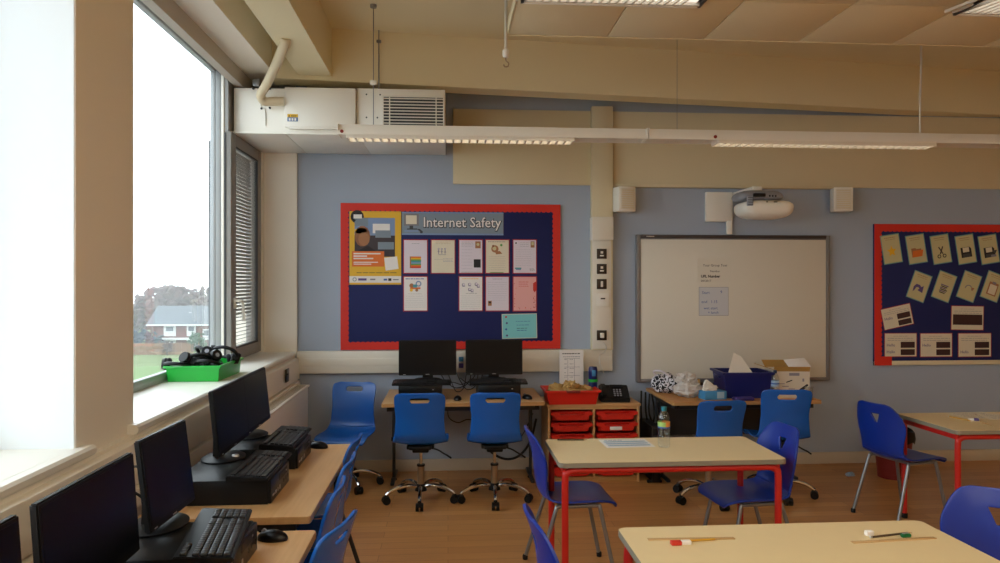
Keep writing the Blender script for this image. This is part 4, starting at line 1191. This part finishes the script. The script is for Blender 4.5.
b.bx(-W/2, -W/2 + .018, 0, D, 0, TH - .02, 'beech', .002); b.bx(W/2 - .018, W/2, 0, D, 0, TH - .02, 'beech', .002)
b.bx(-.009, .009, 0, D, .04, TH - .02, 'beech', .002); b.bx(-W/2 + .018, W/2 - .018, .012, D, .0, .045, 'beech_edge', .002)
b.bx(-W/2 + .018, W/2 - .018, D - .01, D, .04, TH - .02, 'beech'); b.bx(-W/2 + .018, W/2 - .018, .0, .02, TH - .045, TH - .02, 'beech', .002)
b.build('carcass', t)
cw = W/2 - .027
for c in (-1, 1):
    for r_ in range(6):
        z = .055 + r_ * .0895
        cx = c * (W/4 - .002)
        b = MB()
        s2 = MB(); tray_mesh(s2, cw - .04, D - .06, .072, 'red_tray', taper=.95, rim=.010)
        bmesh.ops.translate(s2.bm, vec=(cx, D/2 - .02, z), verts=s2.bm.verts)
        b.merge(s2.bm, 'red_tray')
        b.build('drawer', t)
        dr = t.children[-1]
        hw = cw/2 - .004
        b = MB()
        b.prism([(-hw, .07), (-hw, .048), (-hw + .03, .040), (-hw + .05, .006), (hw - .05, .006), (hw - .03, .040), (hw, .048), (hw, .07), (hw - .055, .07), (hw - .075, .052), (-hw + .075, .052), (-hw + .055, .07)],
                -.028, -.004, 'red_tray', 'xz', mx=T(cx, 0, z), bev=.003)
        b.box((cx, -.02, z + .05), (2*hw - .16, .03, .008), 'red_tray', bev=.003)
        b.build('handle_lip', dr)
        if c == 1 and r_ == 4:
            b = MB(); b.box((cx - .01, -.0295, z + .028), (.10, .002, .028), 'paper', bev=.0005); b.build('name_label', dr)
t = thing('tray', 'red plastic tray on top of the beech tray unit', 'tray', (.995, 5.83, TH))
b = MB(); tray_mesh(b, .42, .29, .115, 'red_tray', taper=.9, rim=.016); b.build('body', t)
b = MB(); b.box((0, -.163, .108), (.11, .012, .02), 'red_dark', bev=.004); b.build('label_slot', t)
b = MB()
for k in range(16):
    b.blob((rd.uniform(-.15, .15), rd.uniform(-.10, .10), rd.uniform(.075, .125)), (rd.uniform(.03, .055), rd.uniform(.03, .05), rd.uniform(.018, .035)), 'straw', amp=.5, fr=3, sub=3, seed=k)
b.blob((-.01, 0, .13), (.06, .06, .042), 'straw', amp=.5, seed=31); b.blob((0, 0, .06), (.17, .12, .05), 'straw', amp=.3, seed=33)
tag(b.build('crumpled_paper', None, (1.005, 5.83, TH)), 'heap of tan crumpled material filling the red tray', 'packing material', kind='stuff')
def d_chart(r, p, lines, disc, text):
    lines(.12, .85, .07, .07, 1, 'ink_dark', .02, 3); lines(.15, .85, .14, .14, 1, 'ink', .012, 4)
    for u in (.34, .62): r(u, .18, u + .012, .90, 'ink')
    for v in (.18, .36, .54, .72): r(.2, v, .85, v + .006, 'ink')
    lines(.2, .3, .2, .85, 8, 'ink', .01, 6); lines(.42, .6, .2, .85, 8, 'ink', .01, 7)
sheet('standing_chart', 'white printed chart standing behind the red tray', 'chart', 1.045, TH + .205, .205, .40, 'paper', 'paper', d_chart, y=6.05)
t = thing('drink_bottle', 'dark blue sports bottle with a green band beside the chart', 'bottle', (1.205, 5.93, TH))
b = MB(); b.lathe([(0, 0), (.034, .001), (.037, .01), (.037, .13), (.035, .155)], 'navy_plastic'); b.build('body', t)
b = MB(); b.lathe([(.036, .15), (.041, .152), (.041, .17), (.036, .172)], 'green'); b.build('band', t)
b = MB(); b.lathe([(.035, .17), (.037, .175), (.037, .255), (.031, .275), (0, .277)], 'navy_plastic'); b.box((0, -.036, .225), (.03, .012, .05), 'tissue_blue', bev=.004); b.build('lid', t)
t = thing('telephone', 'black desk telephone on the tray unit', 'telephone', (1.37, 5.87, TH), R(-6))
tl = RX(R(24))
b = MB(); b.prism([(-.10, 0), (.10, 0), (.10, .115), (.085, .118), (-.10, .03)], -.12, .12, 'black', 'yz', bev=.006); b.build('base', t)
b = MB(); b.prism([(-.085, .05), (-.06, .072), (.06, .126), (.085, .13), (.085, .105), (-.06, .045)], -.113, -.062, 'black_gloss', 'yz', bev=.008); b.build('handset', t)
b = MB()
for i in range(4):
    for j in range(3): b.box((-.0 + .024 * j, -.065 + .024 * i, .054 + .0117 * i), (.015, .014, .006), 'grey_pl', rot=tl, bev=.002)
b.build('keypad', t)
b = MB(); b.box((.025, .055, .112), (.11, .04, .004), 'screen', rot=tl); b.build('display', t)
cable('cable', 'short white lead hanging under the dado trunking by the tray unit', [(1.26, 6.14, .86), (1.25, 6.12, .80), (1.28, 6.11, .72), (1.24, 6.12, .66)], .004, 'cable_w')
# dark kit standing between tray unit and cluttered desk
t = thing('computer_tower', 'black computer tower on the floor beside the tray unit', 'computer', (1.66, 5.83, 0))
b = MB(); b.box((0, .0, .24), (.075, .36, .44), 'black', bev=.006); b.build('case', t)
b = MB(); b.box((0, -.185, .24), (.066, .012, .42), 'black_gloss', bev=.004); b.box((0, -.192, .38), (.05, .003, .02), 'dark_metal'); b.build('front_panel', t)
b = MB()
for y in (-.13, .13): b.box((0, y, .01), (.12, .03, .02), 'black', bev=.003)
b.build('foot', t)
b = MB()
for k in range(7): b.tube([(1.64 + .03*k, 6.02 - .02 * (k % 3), .69 - .01*k), (1.62 + .035 * k, 5.95 - .03 * (k % 2), .5), (1.66 + .02 * ((k * 3) % 7), 5.98, .3), (1.68 + .02 * k, 5.96, .10 + .03 * (k % 4)), (1.72 + .015 * k, 6.0, .02)], .008, 'cable', n=8)
tag(b.build('cable_bundle'), 'bundle of black cables hanging between tray unit and cluttered desk', 'cable', kind='stuff')

# ------------------------------------------------------------------ clutter under the whiteboard
ZD = .70
t = thing('fabric_bag', 'black and white zigzag patterned bag at the end of the cluttered desk', 'bag', (1.80, 5.84, ZD), R(-35))
b = MB(); b.blob((0, 0, .075), (.12, .09, .085), 'zigzag', amp=.22, fr=2, sub=4, seed=2, flat=-.075); b.build('body', t)
b = MB(); b.tube([(-.07, -.02, .13), (-.09, -.05, .175), (-.02, -.07, .185), (.05, -.04, .14)], .008, 'paper_lilac', n=8); b.build('strap', t)
t = thing('carrier_bag', 'crumpled white plastic bag on the cluttered desk', 'bag', (1.91, 5.63, ZD), R(10))
b = MB(); b.blob((0, 0, .06), (.115, .10, .065), 'plastic_bag', amp=.22, fr=2.2, sub=5, seed=6, flat=-.06)
b.build('body', t)
b = MB(); b.blob((.0, .02, .135), (.085, .07, .055), 'plastic_bag', amp=.35, fr=2.4, sub=5, seed=9); b.build('gathered_top', t)
t = thing('tape_roll', 'roll of tan tape behind the white plastic bag', 'tape', (2.045, 5.78, ZD + .06), R(70))
b = MB(); b.lathe([(.035, -.02), (.06, -.02), (.06, .02), (.035, .02), (.035, -.02)], 'tan_roll', n=28, mx=RX(PI/2)); b.build('tape', t)
b = MB(); b.lathe([(.032, -.021), (.035, -.021), (.035, .021), (.032, .021), (.032, -.021)], 'card_brown', n=28, mx=RX(PI/2)); b.build('core', t)
t = thing('tissue_box', 'blue tissue box with a tissue pulled up, on the cluttered desk', 'tissue box', (2.07, 5.52, ZD), R(8))
b = MB(); b.box((0, 0, .033), (.185, .115, .066), 'tissue_blue', bev=.004)
b.box((.04, -.0585, .035), (.06, .001, .05), 'label_blue'); b.build('box', t)
b = MB(); b.prism([(-.06, 0), (.06, 0), (.02, .06), (-.015, .095), (-.04, .06)], -.02, .02, 'tissue', 'xz', mx=T(-.02, 0, .065) @ RY(R(-12)), bev=.008); b.blob((-.02, 0, .08), (.06, .03, .03), 'tissue', amp=.5, sub=3, seed=4); b.build('tissue', t)
t = thing('storage_crate', 'deep navy plastic crate standing on the cluttered desk', 'crate', (2.36, 5.65, ZD), R(-3))
b = MB(); tray_mesh(b, .375, .30, .205, 'navy_plastic', taper=.92, rim=.018); b.build('body', t)
b = MB()
for x in (-.200, .200): b.box((x, 0, .16), (.02, .14, .02), 'navy_plastic', bev=.005)
b.build('handle', t)
b = MB(); b.prism([(-.135, .0), (.13, -.03), (.0, .17), (-.06, .20)], -.002, .002, 'tissue', 'xz', mx=T(-.02, -.08, .155) @ RX(R(-14)) @ RZ(R(4)), bev=.001)
b.prism([(-.11, -.10), (.10, -.12), (.09, .03), (-.1, .04)], .004, .007, 'paper_cream', 'xz', mx=T(-.02, -.06, .135) @ RX(R(-10)))
tag(b.build('paper_sheet', None, (2.36, 5.65, ZD)), 'cream paper poking out of the navy crate in a triangle', 'paper')
t = thing('glasses_case', 'small purple case lying in front of the navy crate', 'case', (2.275, 5.415, ZD), R(3))
b = MB(); b.box((0, 0, .014), (.16, .06, .028), 'purple', bev=.010, seg=3); b.build('body', t)
b = MB(); b.box((0, -.0305, .018), (.10, .002, .002), 'navy_plastic'); b.build('seam', t)
def bottle(name, label, loc, h, r, cap, orange=True):
    t = thing(name, label, 'bottle', loc)
    k = h / .22
    b = MB(); b.lathe([(0, .004*k), (r*.8, .0), (r, .008*k), (r, .06*k), (r*.94, .066*k), (r, .072*k), (r, .105*k), (r, .15*k), (r*.9, .172*k), (r*.5, .192*k), (r*.38, .198*k), (r*.38, .206*k)], 'bottle', n=28); b.build('body', t)
    b = MB(); b.lathe([(0, .19*k), (r*.44, .197*k), (r*.44, .219*k), (0, .220*k)], cap, n=24); b.build('cap', t)
    b = MB()
    if orange:
        b.lathe([(r*1.01, .105*k), (r*1.01, .113*k)], 'ink_blue', n=28)
        s2 = bmesh.new(); n = 28; lo, hi = [], []
        for q_ in range(n):
            a = 2*PI*q_/n; lo.append(s2.verts.new((r*1.012*math.cos(a), r*1.012*math.sin(a), .113*k))); hi.append(s2.verts.new((r*1.012*math.cos(a), r*1.012*math.sin(a), .138*k)))
        for q_ in range(n): s2.faces.new((lo[q_], lo[(q_+1) % n], hi[(q_+1) % n], hi[q_]))
        b.merge(s2, 'label_orange'); b.bm.faces.ensure_lookup_table()
        gi, bi = b.mi('label_green'), b.mi('label_blue')
        for f in b.bm.faces:
            c = f.calc_center_median()
            if c.z > .115*k and c.x < -.002: f.material_index = gi
    else:
        b.lathe([(r*1.01, .095*k), (r*1.01, .14*k)], 'label_blue', n=28)
        b.lathe([(r*1.02, .112*k), (r*1.02, .122*k)], 'ink_blue', n=28)
    b.build('label', t)
    return t
bottle('water_bottle', 'clear water bottle with teal cap and orange label on the middle table', (1.18, 3.87, .714), .222, .033, 'cap_teal')
bottle('water_bottle', 'clear water bottle with dark cap beside the navy crate', (2.565, 5.49, ZD), .225, .031, 'cap_dark', False)
t = thing('cardboard_box', 'white printed cardboard box with brown open flaps under the whiteboard', 'box', (2.90, 5.90, ZD), R(-6))
# overhangs nothing: stands on the far end of the desk
t.location = (2.725, 5.62, ZD)
b = MB()
for c, d in (((0, -.10, .11), (.28, .004, .22)), ((0, .10, .11), (.28, .004, .22)), ((-.138, 0, .11), (.004, .2, .22)), ((.138, 0, .11), (.004, .2, .22)), ((0, 0, .003), (.28, .2, .006))): b.box(c, d, 'card_white')
b.build('box', t)
b = MB(); b.box((0, .15, .243), (.28, .11, .004), 'card_brown', rot=RX(R(26))); b.box((-.185, 0, .235), (.10, .2, .004), 'card_brown', rot=RY(R(18))); b.box((.0, -.105, .222), (.28, .05, .004), 'card_brown', rot=RX(R(-70)))
b.build('flap', t)
b = MB()
b.box((.02, -.1025, .185), (.08, .001, .022), 'ink'); b.box((-.02, -.1025, .13), (.05, .001, .008), 'ink_dark', rot=RY(R(-20)))
b.prism([(.02, .05), (.05, .03), (.09, .06), (.13, .10), (.12, .11), (.07, .075), (.04, .05)], -.1030, -.102, 'ink_dark', 'xz'); b.box((.09, -.1025, .14), (.014, .001, .024), 'ink')
b.build('printing', t)
b = MB()
for x, z in ((-.08, .11), (-.05, .09), (.0, .07), (-.08, .05)): b.box((x, -.1025, z), (.05, .001, .006), 'ink')
b.build('printing', t)
b = MB(); b.box((0, 0, 0), (.17, .13, .003), 'paper', rot=RX(R(28)) @ RY(R(-6)), bev=.001); b.box((.01, .012, -.01), (.16, .12, .002), 'paper', rot=RX(R(22)) @ RZ(R(8)))
tag(b.build('paper_sheet', None, (2.80, 5.60, ZD + .262)), 'white paper lying across the open printed box', 'paper')
t = thing('drinking_glass', 'small clear glass near the whiteboard end of the cluttered desk', 'glass', (2.815, 5.44, ZD))
b = MB(); b.lathe([(0, 0), (.026, 0), (.032, .10), (.030, .10), (.024, .006), (0, .006)], 'bottle', n=24); b.build('body', t)
b = MB(); b.lathe([(0, .0065), (.0245, .0065), (.026, .03), (0, .03)], 'label_blue', n=24); b.build('water', t)

# ------------------------------------------------------------------ bin, litter, table things
t = thing('waste_bin', 'dark red waste bin with a black liner behind the far chair', 'bin', (3.68, 5.72, 0))
b = MB(); b.lathe([(0, .0), (.115, 0), (.15, .38), (.155, .385), (.146, .385), (.112, .006), (0, .006)], 'red_dark', n=32); b.build('body', t)
b = MB()
s2 = bmesh.new(); n = 40; rg = []
for (r_, z) in ((.157, .30), (.162, .34), (.160, .392), (.152, .40), (.143, .385), (.11, .10), (.0001, .08)):
    rg.append([s2.verts.new((r_ * (1 + .02 * math.sin(7*k + z*40)) * math.cos(2*PI*k/n), r_ * (1 + .02 * math.sin(7*k + z*40)) * math.sin(2*PI*k/n), z + .012 * math.sin(5 * 2*PI*k/n) * (z < .36) + .01 * math.sin(3 * 2*PI*k/n))) for k in range(n)])
for a, c in zip(rg, rg[1:]):
    for k in range(n): s2.faces.new((a[k], a[(k+1) % n], c[(k+1) % n], c[k]))
b.merge(s2, 'black'); b.build('liner', t)
b = MB(); b.blob((0, 0, .014), (.035, .025, .016), 'label_blue', amp=.6, fr=2.5, sub=3, seed=3, flat=-.013)
tag(b.build('crumpled_wrapper', None, (3.34, 5.77, 0)), 'crumpled blue wrapper on the floor beside the bin', 'litter')
def pencil(label, p0, p1, m, z=.71, name='pencil', r=.0038):
    p0, p1 = Vector((*p0, z + r)), Vector((*p1, z + r)); d = (p1 - p0)
    t = thing(name, label, 'pencil' if name == 'pencil' else 'pen', tuple(p0))
    b = MB(); b.cyl((0, 0, 0), d * .88, r, m, n=6); b.build('shaft', t)
    b = MB(); b.cyl(d * .88, d * .985, r, 'ruler', r1=.001, n=6); b.cyl(d * .97, d, .0011, 'ink_dark', r1=.0003, n=6); b.build('tip', t)
    b = MB(); b.cyl(-d.normalized() * .008, (0, 0, 0), r, 'silver' if name == 'pencil' else 'black', n=12); b.build('end', t)
    return t
def ruler(label, c, L, a, z=.71):
    t = thing('ruler', label, 'ruler', (*c, z), a)
    b = MB(); b.box((0, 0, .0015), (L, .018, .003), 'ruler', bev=.0008); b.build('body', t)
    b = MB()
    for i in range(31): b.box((-L/2 + .005 + (L - .01) * i / 30, .005 - (.001 if i % 5 == 0 else 0), .0031), (.0007, .004 + (.003 if i % 5 == 0 else 0), .0002), 'ink_dark')
    b.build('markings', t)
    return t
pencil('pen with silver end on the far corner of the middle table', (.63, 4.07), (.79, 4.055), 'pencil_b', name='pen', r=.005, z=.714)
def d_work(r, p, lines, disc, text):
    lines(.1, .5, .12, .12, 1, 'ink_blue', .03, 3)
    for v in (.25, .48, .71): r(.06, v, .94, v + .14, 'label_blue'); lines(.1, .9, v + .04, v + .10, 2, 'ink', .015, int(v * 100))
o = sheet('worksheet', 'white and blue worksheet lying flat on the middle table by the bottle', 'worksheet', 0, 0, .27, .20, 'paper', 'paper', d_work)
o.rotation_euler = (R(-90), 0, R(2)); o.location = (.995, 3.965, .7152)
ruler('wooden ruler under the red eraser on the nearest table', (.857, 2.488), .31, R(-2))
pencil('yellow pencil lying along the ruler with the red eraser', (.79, 2.459), (.955, 2.472), 'pencil_y')
t = thing('eraser', 'white eraser with a red sleeve in front of the ruler', 'eraser', (.80, 2.440, .71), R(4))
b = MB(); b.box((.022, 0, .0065), (.036, .020, .013), 'eraser', bev=.003); b.build('rubber', t)
b = MB(); b.box((-.014, 0, .0068), (.036, .0215, .0136), 'red_eraser', bev=.002); b.build('sleeve', t)
ruler('wooden ruler on the nearest table beside the green sharpener', (1.563, 2.424), .32, R(4))
pencil('dark pencil above the ruler with the green sharpener', (1.50, 2.452), (1.672, 2.487), 'pencil_b')
t = thing('eraser', 'small plain white eraser beside the dark pencil', 'eraser', (1.505, 2.478, .71), R(10))
b = MB(); b.box((0, 0, .009), (.030, .02, .018), 'eraser', bev=.004); b.build('rubber', t)
b = MB(); b.box((.0, 0, .0088), (.012, .0208, .0176), 'paper', bev=.002); b.build('sleeve', t)
t = thing('pencil_sharpener', 'small green pencil sharpener by the far ruler', 'sharpener', (1.625, 2.453, .71), R(8))
b = MB(); b.prism([(-.018, -.008), (.018, -.010), (.018, .010), (-.018, .008)], 0, .013, 'sharp_green', bev=.003); b.build('body', t)
b = MB(); b.box((0, 0, .0137), (.024, .009, .0012), 'silver', rot=RZ(.1)); b.build('blade', t)
pencil('yellow pencil on the far table, nearest its corner', (3.355, 4.60), (3.40, 4.44), 'pencil_y')
pencil('orange brown pencil on the far table behind the white eraser', (3.44, 4.43), (3.40, 4.27), 'ruler')
t = thing('eraser', 'white eraser with dark end on the far table', 'eraser', (3.43, 4.48, .71), R(-30))
b = MB(); b.box((-.012, 0, .0075), (.034, .022, .015), 'eraser', bev=.003); b.build('rubber', t)
b = MB(); b.box((.018, 0, .0078), (.028, .0235, .0156), 'ink_purple', bev=.002); b.build('sleeve', t)
def d_pp(r, p, lines, disc, text): lines(.1, .9, .15, .85, 6, 'ink', .02, 8); r(.55, .3, .8, .55, 'brown_print')
for i, (x, y, a, lb) in enumerate(((3.58, 4.64, 8, 'cream worksheet lying on the far table, nearest its back edge'), (3.72, 4.55, -14, 'cream worksheet on the far table, overlapping at the frame edge'))):
    o = sheet('worksheet', lb, 'worksheet', 0, 0, .297, .21, 'paper_cream', 'paper_cream', d_pp, bw=.002)
    o.rotation_euler = (R(-90), 0, R(a)); o.location = (x, y, .7112 + .0028 * i)

# ------------------------------------------------------------------ green tray of headphones on the sill
gt = (-1.495, 4.57, 1.03)
t = thing('tray', 'bright green plastic tray on the window sill', 'tray', gt)
b = MB(); tray_mesh(b, .305, .45, .095, 'green', taper=.95, rim=.013); b.build('body', t)
b = MB(); b.box((0, .236, .05), (.09, .006, .03), 'green', bev=.002); b.build('label_holder', t)
def headphones(label, loc, rot):
    t = thing('headphones', label, 'headphones', loc, 0, 'headphones in the green tray'); t.rotation_euler = rot
    b = MB(); b.tube([(.075 * math.cos(a), 0, .095 * math.sin(a)) for a in [PI * k / 10 for k in range(11)]], .011, 'black', n=8, sm=2); b.build('headband', t)
    for s in (-1, 1):
        b = MB(); b.lathe([(0, -.018), (.032, -.016), (.038, 0), (.032, .016), (0, .018)], 'black_gloss', n=20, mx=RY(PI/2)); 
        for v in b.bm.verts: v.co += Vector((s * .078, 0, -.005))
        c = b.build('ear_cup', t)
        b = MB(); b.lathe([(.014, -.010), (.034, -.013), (.039, 0), (.034, .013), (.014, .010)], 'foam', n=20, mx=RY(PI/2))
        for v in b.bm.verts: v.co += Vector((s * .06, 0, -.005))
        b.build('cushion', c)
    b = MB(); b.lathe([(0, -.002), (.014, -.001), (.015, .0015), (0, .003)], 'grey_pl', n=16, mx=RY(PI/2))
    for v in b.bm.verts: v.co += Vector((.0935, 0, -.005))
    b.build('disc', t)
    return t
h0 = headphones('black headphones standing highest in the green tray', (gt[0] + .10, gt[1] + .05, 1.165), (R(60), R(20), R(20)))
for dx, dy, z, ro, lb in ((-.10, -.16, 1.125, (R(80), R(5), R(10)), 'black headphones hanging over the window side of the green tray'),
                      (-.03, -.11, 1.13, (R(62), R(30), R(65)), 'black headphones lying in the near half of the green tray'),
                      (.03, -.04, 1.145, (R(75), R(-20), R(-40)), 'black headphones in the middle of the green tray'),
                      (-.06, .04, 1.12, (R(60), R(15), R(120)), 'black headphones behind the middle of the green tray'),
                      (.05, -.13, 1.115, (R(70), R(15), R(30)), 'black headphones against the near room side of the green tray'),
                      (.0, .05, 1.15, (R(50), R(-30), R(-80)), 'black headphones lying across the others in the green tray'),
                      (.04, .14, 1.11, (R(80), R(10), R(200)), 'black headphones at the far end of the green tray')):
    c = dup(h0, (gt[0] + dx, gt[1] + dy, z), 0, lb); c.rotation_euler = ro
b = MB()
for k in range(7):
    pts = [(gt[0] + rd.uniform(-.10, .10), gt[1] + rd.uniform(-.17, .17), rd.uniform(1.05, 1.125)) for _ in range(6)]
    b.tube(pts, .003, 'cable' if k % 3 else 'grey_pl', n=6)
tag(b.build('cable_tangle'), 'tangle of thin headphone cables in the green tray', 'cable', kind='stuff')
t = thing('pen', 'grey white stick poking out of the green tray', 'pen', (gt[0] + .11, gt[1] + .11, 1.05))
b = MB(); b.cyl((0, 0, 0), (.03, .07, .08), .006, 'cable_w', n=12); b.build('shaft', t)
b = MB(); b.cyl((.03, .07, .08), (.034, .079, .09), .0065, 'grey_pl', n=12); b.build('cap', t)

# ------------------------------------------------------------------ outside
ZG = -9.4
b = MB(); b.bx(-260, -2.2, -60, 62, ZG - .5, ZG, 'ground_grey'); o = b.build('added_ground'); o['kind'] = 'structure'  # unseen grey ground, added to keep green bounce off the ceiling
b = MB(); b.bx(-260, -2.2, 62, 330, ZG - .5, ZG, 'lawn'); o = b.build('lawn_ground'); o['kind'] = 'structure'
b = MB(); b.bx(-2.10, -1.87, 6.5, 8.0, ZG, 2.86, 'grey_brick'); o = b.build('wall_outside'); o['kind'] = 'structure'
# brick house
hy = 118.0
def hx(px): return hy * ((px - 500) / 720 * .9974 + .0720) / (-(px - 500) / 720 * .0720 + .9974)
def hz(py): return 1.62 + (281.5 - py) / 720 * hy / 1.028
x0, x1 = hx(151), hx(232)
t = thing('house', 'brick house with white panels and grey roof beyond the lawn', 'house', ((x0+x1)/2, hy, ZG))
w_ = x1 - x0; cx = (x0 + x1) / 2
zt = hz(324) - ZG; zr_ = hz(311) - ZG
b = MB(); b.bx(-w_/2 + .3, w_/2, 0, 8, 0, zt, 'brick'); b.build('wall', t)
b = MB(); b.prism([(-.7, zt - .1), (8.7, zt - .1), (4, zt + (zr_ - zt) * 1.35)], -w_/2 - .5, w_/2 + .3, 'roof', 'yz'); b.bx(-w_/2 - .5, w_/2 + .3, -.75, -.55, zt - .25, zt - .02, 'render_white'); b.build('roof', t)
b = MB(); b.bx(-w_/2 - .6, hx(213) - cx, -.9, 0, hz(339.5) - ZG, hz(337.5) - ZG, 'render_white'); b.build('canopy', t)
for a, c in ((164, 176), (187, 196), (203, 210)):
    u, v = hx(a) - cx, hx(c) - cx
    top, mid, bot = hz(325) - ZG, hz(336) - ZG, hz(349) - ZG
    b = MB()
    if a < 200: b.bx(u, v, -.12, 0, mid, top, 'render_white'); b.bx(u, v, -.12, 0, max(.3, bot), mid - .5, 'render_white')
    else: b.bx(u, v, -.12, 0, hz(337) - ZG, hz(329) - ZG, 'render_white')
    wp = b.build('window', t)
    b = MB()
    m_ = (u + v) / 2; q_ = (v - u) * .30
    if a < 200:
        b.bx(m_ - q_, m_ + q_, -.16, -.11, hz(331) - ZG, hz(326.5) - ZG, 'window_dark'); b.bx(m_ - q_, m_ - .1, -.16, -.11, hz(347) - ZG, hz(341) - ZG, 'window_dark'); b.bx(m_ + .1, m_ + q_, -.16, -.11, hz(347) - ZG, hz(341) - ZG, 'window_dark')
    else: b.bx(m_ - q_, m_ + q_, -.16, -.11, hz(335.5) - ZG, hz(330.5) - ZG, 'window_dark')
    b.build('pane', wp)
b = MB(); b.bx(hx(184) - cx, hx(186.5) - cx, 2.2, 2.8, zt + .8, zt + 1.75, 'render_white'); b.build('chimney', t)
# fence, hedge, bushes, trees
b = MB(); b.bx(hx(118), hx(205), 111.8, 112, ZG, ZG + 1.7, 'fence')
for i in range(18): b.bx(hx(118) + i * .85, hx(118) + i * .85 + .12, 111.7, 111.8, ZG, ZG + 1.8, 'fence')
tag(b.build('garden_fence'), 'low brown fence in front of the brick house', 'fence')
def tree(name, label, cat, c, d, m, seed, trunk=True, n=90, ls=.5):
    t = thing(name, label, cat, (c[0], c[1], ZG)); rr = random.Random(seed)
    b = MB()
    zc = c[2] - ZG
    for k in range(n):
        a = rr.uniform(0, 2*PI); e = math.asin(rr.uniform(-.75, 1)); q_ = rr.uniform(.35, 1.0)
        p = (d[0] * q_ * math.cos(e) * math.cos(a), d[1] * q_ * math.cos(e) * math.sin(a), zc + d[2] * q_ * math.sin(e))
        s_ = rr.uniform(.07, .16)
        b.blob(p, (d[0] * s_, d[1] * s_, d[2] * s_), m, amp=.7, fr=2.4, sub=1, seed=k)
    b.build('foliage', t)
    b = MB()
    if trunk:
        b.cyl((0, 0, 0), (0, 0, zc), .5, 'bark', r1=.3)
        for k in range(6):
            a = k * 1.05; b.cyl((0, 0, zc * .55), (d[0] * .6 * math.cos(a), d[1] * .6 * math.sin(a), zc + d[2] * .3), .22, 'bark', r1=.06, n=8)
    else: b.cyl((0, 0, 0), (0, 0, zc), .15, 'bark', n=8)
    b.build('trunk', t)
    return t
def Pt(px, py, Y):
    xc, zc = (px - 500) / 720, (281.5 - py) / 720; k = Y / (-xc * .0720 + .9974)
    return Vector(((xc * .9974 + .0720) * k, Y, 1.62 + zc * k))
p_ = Pt(170, 312, 150); tree('tree', 'large russet leaved tree rising behind the house', 'tree', p_, (6.6, 6, 5.4), 'leaf_russet', 1, n=520)
p_ = Pt(143, 318, 158); tree('tree', 'smaller russet tree at the edge of the window pier', 'tree', p_, (4.5, 4, 4.6), 'leaf_russet', 2, n=320)
p_ = Pt(201, 305, 165); tree('tree', 'pale russet tree behind the far end of the house roof', 'tree', p_, (4.2, 4, 4.0), 'leaf_russet', 3, n=300)
p_ = Pt(141, 341, 116); tree('hedge', 'dark hedge beside the brick house', 'hedge', (p_.x, p_.y, ZG + 1.6), (3.6, 1.6, 1.9), 'leaf_dark', 4, False, 160)
p_ = Pt(197, 340, 113); tree('bush', 'green bush in front of the brick house', 'bush', (p_.x, p_.y, ZG + 1.6), (1.5, 1.4, 1.9), 'leaf_green', 5, False, 160)
p_ = Pt(167, 346, 111); tree('bush', 'small russet bush by the brown fence', 'bush', (p_.x, p_.y, ZG + 1.1), (.8, .8, 1.1), 'leaf_russet', 6, False, 100)
# mist over the field
m = bpy.data.materials.new('mist'); m.use_nodes = True; nt = m.node_tree
for n_ in list(nt.nodes):
    if n_.type != 'OUTPUT_MATERIAL': nt.nodes.remove(n_)
vs = nt.nodes.new('ShaderNodeVolumeScatter'); vs.inputs['Density'].default_value = .0017; vs.inputs['Color'].default_value = (1, 1, 1, 1)
nt.links.new(vs.outputs[0], [n_ for n_ in nt.nodes if n_.type == 'OUTPUT_MATERIAL'][0].inputs['Volume'])
M['mist'] = m
b = MB(); b.bx(-110, -10, 40, 200, ZG + .01, 4.5, 'mist'); o = b.build('mist'); tag(o, 'pale mist over the field outside the window', 'mist', kind='stuff')

# ------------------------------------------------------------------ view
vs_ = SC.view_settings
vs_.view_transform = 'Standard'; vs_.look = 'None'; vs_.gamma = 1; vs_.use_curve_mapping = False; vs_.exposure = 1.02
SC.cycles.use_denoising = True; SC.cycles.volume_bounces = 6
SC.cycles.max_bounces = 10; SC.cycles.diffuse_bounces = 6; SC.cycles.transparent_max_bounces = 12
SC.cycles.sample_clamp_indirect = 6
